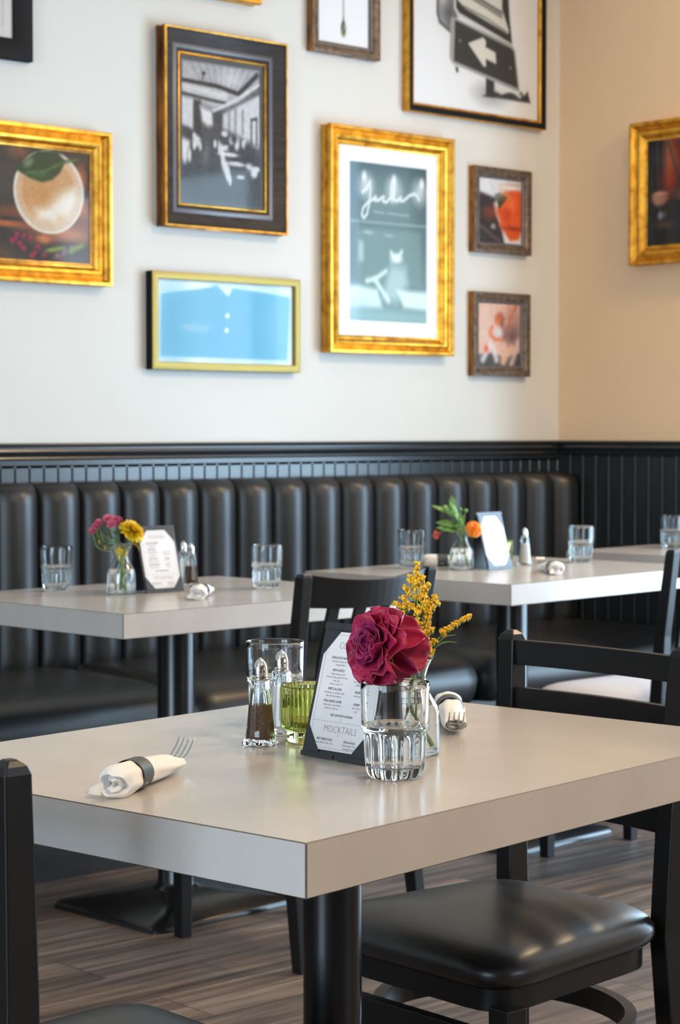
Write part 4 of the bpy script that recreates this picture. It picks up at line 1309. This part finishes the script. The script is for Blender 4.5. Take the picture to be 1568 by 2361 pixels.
# --- cocktail seen from above
p = Paint(110, 110, (62, 56, 52))
for v, c in ((.42, (150, 82, 46)), (.30, (176, 98, 56)), (.18, (150, 92, 60)), (.55, (70, 60, 54)), (.05, (120, 84, 58))): p.line([(-.1, v + .02), (.5, v), (1.1, v + .05)], .045, c, .05, .8)
for (u, v, ru, rv, c) in ((.13, .32, .12, .035, (186, 104, 60)), (.9, .75, .06, .12, (170, 96, 56)), (.93, .5, .05, .09, (178, 104, 62)), (.25, .95, .10, .06, (150, 96, 66)), (.78, .26, .2, .05, (188, 128, 88)), (.52, .20, .07, .04, (214, 130, 78)), (.97, .62, .1, .03, (40, 36, 34)), (.02, .52, .03, .02, (190, 110, 60)),
                         (.08, .26, .14, .03, (52, 48, 46)), (.12, .75, .16, .25, (70, 68, 64)), (.18, .36, .14, .02, (52, 46, 42)), (.2, .2, .17, .07, (50, 50, 46)), (.36, .1, .2, .08, (56, 54, 50)), (.75, .13, .2, .05, (52, 50, 46)), (.5, .04, .1, .05, (44, 42, 42)), (.85, .05, .12, .05, (84, 78, 72))):
    p.ell(u, v, ru, rv, c, .5, .9)
p.ell(.578, .618, .358, .366, (206, 190, 172), .02); p.ring(.578, .618, .345, .352, .022, (236, 232, 226), .02); p.ell(.572, .628, .30, .31, (200, 158, 116), .05)
p.poly([(.44, .46), (.56, .50), (.62, .585), (.74, .64), (.86, .69), (.87, .56), (.80, .42), (.64, .34), (.46, .36)], (226, 222, 214), .05)
p.ell(.50, .60, .14, .10, (196, 146, 92), .7, .8); p.ell(.70, .40, .05, .03, (206, 186, 150), .7, .7); p.ring(.572, .628, .28, .29, .03, (228, 206, 182), .05, .5)
p.poly([(.212, .794), (.331, .883), (.466, .968), (.658, .986), (.73, .919), (.80, .91), (.738, .886), (.689, .794), (.608, .727), (.511, .699), (.392, .722), (.267, .778)], (46, 70, 44), .012)
p.line([(.80, .905), (.70, .88), (.55, .80), (.35, .77)], .010, (92, 128, 70), .012, .8); p.ell(.37, .86, .05, .03, (150, 168, 148), .8, .7, .6); p.ell(.48, .76, .09, .03, (76, 108, 62), .8, .7); p.line([(.80, .91), (.87, .925)], .008, (104, 130, 66), .01)
for (u, v) in ((.231, .186), (.318, .218), (.389, .203), (.46, .134), (.317, .112), (.523, .064), (.427, .078), (.25, .23), (.20, .17), (.40, .05), (.28, .15)): p.ell(u, v, .026, .026, (150, 34, 60), .5, .9); p.ell(u + .006, v + .008, .009, .009, (196, 80, 110), .8, .7)
for (u, v, ru, rv) in ((.60, .115, .06, .018), (.68, .130, .06, .02), (.84, .14, .05, .025), (.90, .165, .04, .02), (.80, .11, .03, .02)): p.ell(u, v, ru, rv, (142, 164, 66), .6, .9, .2)
for (u, v) in ((.74, .12), (.72, .09), (.80, .15), (.66, .07)): p.ell(u, v, .02, .018, (178, 130, 168), .8, .8)
p.speck(.012)
G3 = [(i * 1.07, d, m) for i, d, m in GOLD_BIG(.046)]
bead = M['frame_gold']
picture('gilded square frame around an overhead photograph of a pale cocktail with a green leaf', 'A', 3.046, 3.500, 1.5565, 2.0, G3, [M['frame_gold']], .062, .016, p, 0, None, ([(.0535, .0195, 0), (.055, .0225, 0), (.057, .0225, 0), (.0585, .020, 0), (.061, .0205, 0), (.062, .015, 0)], M['frame_bronze']))

# --- blue shirt in a shadow box
p = Paint(140, 80, (228, 232, 232))
p.poly([(.043, .815), (.387, .921), (.427, .959), (.451, .921), (.516, .82), (.541, .923), (.574, .926), (.961, .861), (.974, .82), (.952, .071), (.034, .08)], (96, 168, 196), .012)
p.ell(.12, .45, .10, .5, (70, 152, 186), .9, .7); p.ell(.86, .5, .12, .5, (126, 184, 212), .9, .6); p.ell(.55, .45, .2, .5, (100, 164, 198), .9, .5)
p.line([(.387, .901), (.435, .758)], .005, (84, 140, 170), .006, .8); p.line([(.435, .758), (.508, .819)], .004, (84, 140, 170), .006, .6); p.line([(.516, .82), (.582, .744)], .005, (90, 148, 176), .006, .8)
p.poly([(.47, .915), (.512, .835), (.536, .91)], (214, 214, 210), .012)
p.line([(.484, .79), (.459, .29)], .004, (86, 146, 176), .005, .7); p.line([(.863, .824), (.858, .081)], .008, (112, 164, 190), .01, .7); p.line([(.109, .821), (.14, .534)], .006, (84, 160, 190), .01, .6); p.line([(.59, .27), (.59, .15)], .004, (106, 168, 196), .006, .6)
for (u, v) in ((.508, .592), (.502, .414)): p.ell(u, v, .014, .028, (240, 246, 250), .35)
sq = [(.187 + .191 * i / 30, .432 + .03 * math.sin(i * 1.9) + (.03 if i % 9 == 2 else 0) - (.03 if i % 7 == 5 else 0)) for i in range(31)]
p.line(sq, .003, (176, 196, 210), .008, .9)
F4A = [(0, 0, 1), (0, .031, 1), (.001, .0325, 0), (.006, .0335, 0), (.018, .0335, 0), (.0225, .031, 0), (.0228, .020, 0)]
picture('low wide olive-gold shadow box holding a folded light blue polo shirt', 'A', 3.653, 4.238, 1.3185, 1.612, F4A, [M['frame_olive_gold'], M['frame_black']], .0228, .020, p)

# --- cafe front with script sign
p = Paint(120, 176, (108, 130, 134))
p.grad(.55, 1.0, (66, 88, 96), .9); p.ell(.5, .78, .5, .14, (120, 140, 142), .9, .8); p.ell(0, .8, .15, .4, (70, 98, 112), .9, .7); p.ell(1.05, .85, .16, .3, (64, 80, 84), .9, .8)
p.grad(.30, .0, (150, 182, 182), .6)  # pale wash of the window reflection painted into the lower print
for (u, v, rot) in ((.19, .905, .25), (.57, .90, 0), (.93, .895, -.3)):
    p.ell(u, v, .028, .034, (222, 226, 228), .5); p.ell(u + .05 * math.sin(rot * 2), v - .055, .075, .062, (206, 212, 216), .9, .85)
script = [(.236, .808), (.3, .833), (.340, .881), (.346, .829), (.332, .752), (.3, .674), (.262, .648), (.23, .664), (.249, .71), (.32, .751), (.384, .774), (.416, .788), (.397, .765), (.449, .768), (.52, .794), (.507, .764), (.553, .76), (.605, .792), (.62, .89), (.608, .811), (.625, .77), (.657, .885), (.651, .781), (.684, .773), (.743, .800), (.73, .778), (.776, .78), (.856, .817), (.923, .831), (.955, .82), (.985, .794)]
p.line([((u - .07) * .98, v) for u, v in script], .010, (214, 220, 222), .008)
p.line([(.31, .693), (.44, .690)], .006, (156, 176, 178), .006, .8); p.line([(.48, .690), (.76, .688)], .006, (156, 176, 178), .006, .8)
p.line([(0, .625), (1, .628)], .007, (150, 172, 174), .006, .7); p.line([(0, .60), (1, .60)], .005, (92, 114, 118), .006, .6)
p.poly([(.12, .375), (.12, .50), (.18, .50), (.18, .38)], (202, 216, 220), .02); p.ell(.24, .56, .06, .012, (196, 212, 212), .6, .8); p.ell(.50, .55, .06, .010, (180, 198, 198), .6, .7)
p.poly([(.10, .585), (.92, .585), (.92, .23), (.10, .23)], (128, 156, 154), .02, .5)
p.ell(.60, .41, .07, .03, (218, 226, 226), .5); p.line([(.53, .445), (.57, .415)], .014, (206, 216, 216), .012); p.line([(.67, .455), (.63, .42)], .014, (206, 216, 216), .012)
p.poly([(.53, .37), (.72, .355), (.75, .25), (.60, .13), (.42, .15)], (176, 200, 200), .04, .8)
p.line([(.22, .255), (.34, .275), (.47, .326)], .014, (206, 220, 220), .014); p.line([(.33, .263), (.50, .14)], .018, (206, 222, 222), .016)
p.poly([(.0, .222), (.12, .226), (.36, .205), (.42, .09), (0, .08)], (200, 218, 222), .018, .95); p.poly([(.60, .208), (1, .205), (1, .088), (.70, .10)], (208, 224, 224), .018, .95)
p.ell(.05, .02, .25, .08, (132, 166, 184), .9, .6); p.line([(0, .045), (1, .035)], .03, (150, 188, 186), .03, .5)
picture('tall gilded frame with wide white mat around a storefront photograph with script sign', 'A', 4.352, 4.915, 1.387, 2.1155, GOLD_BIG(.050), [M['frame_gold']], .058, .020, p, .0495)

# --- falling drop in the bronze frame cut by the top edge
p = Paint(60, 80, (222, 224, 228))
p.line([(.5, 1), (.50, .28)], .007, (60, 62, 56), .006); p.ell(.50, .17, .045, .075, (52, 54, 42), .3); p.poly([(.5, .30), (.455, .17), (.545, .17)], (56, 58, 46), .01); p.ell(.49, .135, .018, .03, (150, 140, 60), .5); p.ell(.515, .19, .012, .03, (188, 192, 186), .6)
BRZ = lambda D: [(0, 0, 1), (0, D - .004, 1), (.001, D - .001, 0), (.004, D, 0), (.012, D - .001, 0), (.018, D - .004, 0), (.026, D - .010, 0), (.029, D - .009, 0), (.032, D - .010, 0), (.036, D - .013, 2), (.038, D - .016, 2), (.038, D - .02, 2)]
picture('bronze frame at the top edge showing a single dark drop on white paper', 'A', 4.293, 4.589, 2.3415, 2.722, BRZ(.030), [M['frame_bronze'], M['frame_copper'], M['frame_bead']], .038, .010, p)

# --- signboard photograph in the gold and black frame
p = Paint(180, 226, (216, 217, 220))
p.ell(.60, .09, .10, .04, (150, 152, 156), .9, .9)
p.poly([(.541, .078), (.651, .108), (.7, .099), (.763, .114), (.8, .111), (.825, .103), (.857, .126), (.882, .108), (.913, .131), (.936, .08), (.639, .08)], (52, 54, 56), .006)
p.ell(.69, .125, .035, .02, (206, 206, 206), .5, .9); p.ell(.845, .104, .018, .01, (206, 206, 206), .5, .9)
p.poly([(.571, .17), (.638, .155), (.639, .08), (.571, .081)], (48, 50, 52), .006)
p.poly([(.327, .192), (.354, .184), (.351, .164), (.336, .164)], (60, 60, 62), .004)
p.poly([(.194, .75), (.323, .75), (.323, .442), (.347, .412), (.291, .34), (.206, .37), (.188, .404)], (120, 122, 126), .008); p.ell(.235, .50, .03, .12, (206, 207, 210), .8, .95); p.line([(.190, .72), (.190, .41), (.206, .372), (.29, .338)], .006, (64, 66, 70), .006); p.ell(.27, .42, .05, .04, (70, 72, 76), .9, .7)
p.poly([(.329, .80), (.735, .70), (.76, .456), (.783, .33), (.353, .425), (.326, .446)], (52, 53, 54), .005)
p.line([(.325, .80), (.325, .445), (.352, .420), (.78, .325)], .008, (196, 196, 196), .004)
p.poly([(.347, .70), (.70, .64), (.70, .48), (.755, .391), (.749, .374), (.407, .451), (.347, .481)], (204, 200, 194), .005)
p.line([(.395, .46), (.576, .426), (.736, .382)], .003, (96, 96, 96), .003)
for i in range(18):
    u = .46 + .0137 * i; v = .503 - .0033 * i
    p.line([(u, v + .010), (u + .006, v - .008)], .0032, (60, 60, 60), .003)
p.line([(.44, .526), (.70, .464)], .004, (64, 64, 64), .004)
p.poly([(.306, .405), (.783, .328), (.808, .305), (.847, .127), (.825, .123), (.307, .2), (.283, .224), (.291, .396)], (150, 152, 150), .004)
p.poly([(.326, .392), (.776, .312), (.798, .297), (.832, .138), (.318, .213)], (54, 55, 54), .004)
p.poly([(.428, .301), (.546, .339), (.57, .325), (.567, .298), (.647, .281), (.653, .231), (.568, .246), (.571, .211), (.552, .21)], (206, 202, 194), .004)
p.ell(.365, .305, .010, .007, (120, 120, 120), .4); p.ell(.77, .225, .010, .007, (120, 120, 120), .4)
F8P = [(0, 0, 1), (0, .030, 1), (.0015, .033, 1), (.004, .0345, 0), (.009, .0345, 0), (.019, .031, 0), (.023, .027, 0), (.0245, .0255, 1), (.030, .0245, 1), (.032, .020, 1)]
picture('gold and black frame at the top right around an arrow signboard photograph', 'A', 4.715, 5.390, 2.195, 3.02, F8P, [M['frame_black'], M['frame_gold']], .031, .018, p)

# --- two small bronze frames
p = Paint(70, 72, (206, 206, 210))
p.poly([(-.05, .79), (.397, .697), (.6, .0), (-.05, -.05)], (52, 46, 48), .03); p.ell(.29, .47, .14, .09, (138, 62, 40), .9, .9); p.line([(.05, .25), (.5, .03)], .02, (120, 100, 104), .03, .7)
p.poly([(.50, .93), (1.06, 1.0), (1.06, .108), (.775, .045), (.492, .274), (.374, .604)], (206, 190, 184), .03)
p.poly([(.60, .807), (.961, .847), (1.057, .73), (1.059, .341), (.917, .084), (.728, .057), (.492, .274), (.42, .52)], (204, 82, 30), .03)
for (u, v, ru, rv, c) in ((.75, .62, .14, .12, (224, 112, 52)), (.66, .45, .1, .1, (190, 64, 24)), (.85, .35, .12, .1, (212, 92, 40)), (.63, .74, .09, .05, (206, 150, 90)), (.85, .78, .1, .05, (206, 86, 56)), (.8, .25, .2, .03, (130, 44, 30)), (.75, .88, .2, .02, (228, 218, 214)), (.9, .93, .2, .02, (176, 164, 162))): p.ell(u, v, ru, rv, c, .7, .8)
for k in range(9): p.line([(.48, .56), (.38 + .035 * k, .78 - .012 * abs(k - 3))], .010, (40, 52, 42), .012, .85)
p.line([(.36, .62), (.40, .46), (.50, .34)], .014, (206, 180, 160), .02, .8); p.ell(.34, .26, .05, .04, (190, 176, 174), .6, .8); p.speck(.012)
BR9 = BRZ(.030)
picture('small bronze frame, upper of the corner pair, around an orange rosemary cocktail photograph', 'A', 5.032, 5.321, 1.749, 2.044, BR9, [M['frame_bronze'], M['frame_copper'], M['frame_bead']], .038, .012, p)
p = Paint(70, 72, (212, 172, 152))
p.ell(.2, .6, .3, .4, (206, 184, 176), .9, .7); p.ell(.85, .62, .2, .25, (150, 112, 108), .9, .8); p.line([(.9, 1), (.62, .45)], .03, (176, 104, 80), .03, .8); p.line([(.75, 1), (.72, .7)], .02, (196, 120, 92), .03, .7)
p.poly([(-.05, .16), (.3, .22), (.6, .14), (1.05, .24), (1.05, -.05), (-.05, -.05)], (72, 74, 72), .03); p.ell(.80, .48, .14, .12, (104, 82, 86), .8, .9)
p.ell(.50, .74, .09, .10, (186, 82, 46), .5); p.ell(.51, .67, .06, .10, (222, 136, 86), .5); p.ell(.56, .6, .06, .18, (112, 72, 64), .7, .7); p.ell(.48, .53, .10, .10, (206, 200, 204), .5); p.line([(.34, .62), (.28, .52), (.40, .42), (.52, .43)], .028, (208, 120, 80), .025)
for a_, b_, c in (((.30, .34), (.12, .10), (214, 204, 210)), ((.34, .30), (.44, .10), (214, 204, 208)), ((.62, .34), (.58, .06), (212, 170, 156)), ((.78, .30), (.62, .08), (216, 172, 140)), ((.95, .40), (.78, .02), (206, 174, 172))): p.line([a_, b_], .05, c, .04, .9)
p.ell(.20, .27, .05, .06, (206, 92, 66), .6, .9); p.speck(.012)
picture('small bronze frame, lower of the corner pair, around a pinkish blurred figure picture', 'A', 5.030, 5.3165, 1.3235, 1.6135, BR9, [M['frame_bronze'], M['frame_copper'], M['frame_bead']], .038, .012, p)

# --- black frame and gilded frame cut by the picture's upper edge
p = Paint(12, 12, (214, 216, 220))
F1P = [(0, 0, 0), (0, .026, 0), (.002, .029, 0), (.006, .030, 0), (.050, .020, 0), (.057, .019, 0), (.060, .017, 0), (.060, .010, 0)]
picture('black frame with white mat cut by the top left corner', 'A', 2.78, 3.241, 2.177, 2.78, F1P, [M['frame_black']], .060, .011, p, .03)
p = Paint(12, 12, (190, 180, 160))
picture('gilded frame at the top edge, only its lower rail showing', 'A', 3.55, 4.066, 2.450, 2.95, GOLD_BIG(.050), [M['frame_gold']], .058, .020, p, .04)

# --- coupe cocktail on the right wall
p = Paint(90, 110, (40, 40, 42))
p.ell(.50, .78, .16, .24, (190, 74, 40), .7, .9); p.ell(.42, .62, .14, .12, (204, 60, 34), .8, .9); p.ell(.40, .85, .08, .2, (206, 110, 58), .8, .8); p.line([(.30, 1), (.30, .5)], .03, (92, 66, 70), .04, .7); p.line([(.18, 1), (.20, .5)], .012, (120, 84, 74), .015, .7)
p.line([(.40, .95), (.62, .55)], .018, (60, 84, 74), .016, .9)
p.ell(.24, .455, .155, .065, (206, 110, 76), .3); p.ell(.22, .44, .09, .05, (206, 176, 160), .7, .9); p.poly([(.09, .48), (.39, .49), (.30, .39), (.18, .38)], (204, 130, 100), .03, .6); p.ell(.25, .49, .13, .012, (228, 176, 140), .6, .9)
p.line([(.24, .39), (.24, .27)], .010, (96, 92, 92), .012); p.ell(.25, .285, .05, .035, (176, 186, 196), .7, .9); p.ell(.33, .295, .03, .025, (150, 124, 100), .7, .8); p.ell(.33, .20, .14, .03, (130, 92, 66), .8, .8); p.ell(.75, .3, .3, .3, (44, 42, 44), .9, .6); p.ell(.70, .46, .12, .05, (190, 96, 66), .7, .7)
GB = [(i * 1.10, d, m) for i, d, m in GOLD_BIG(.046)]
picture('gilded frame at the right edge on the right wall with a coupe cocktail photograph', 'B', 4.5425, 4.195, 1.7025, 2.187, GB, [M['frame_gold']], .064, .016, p)
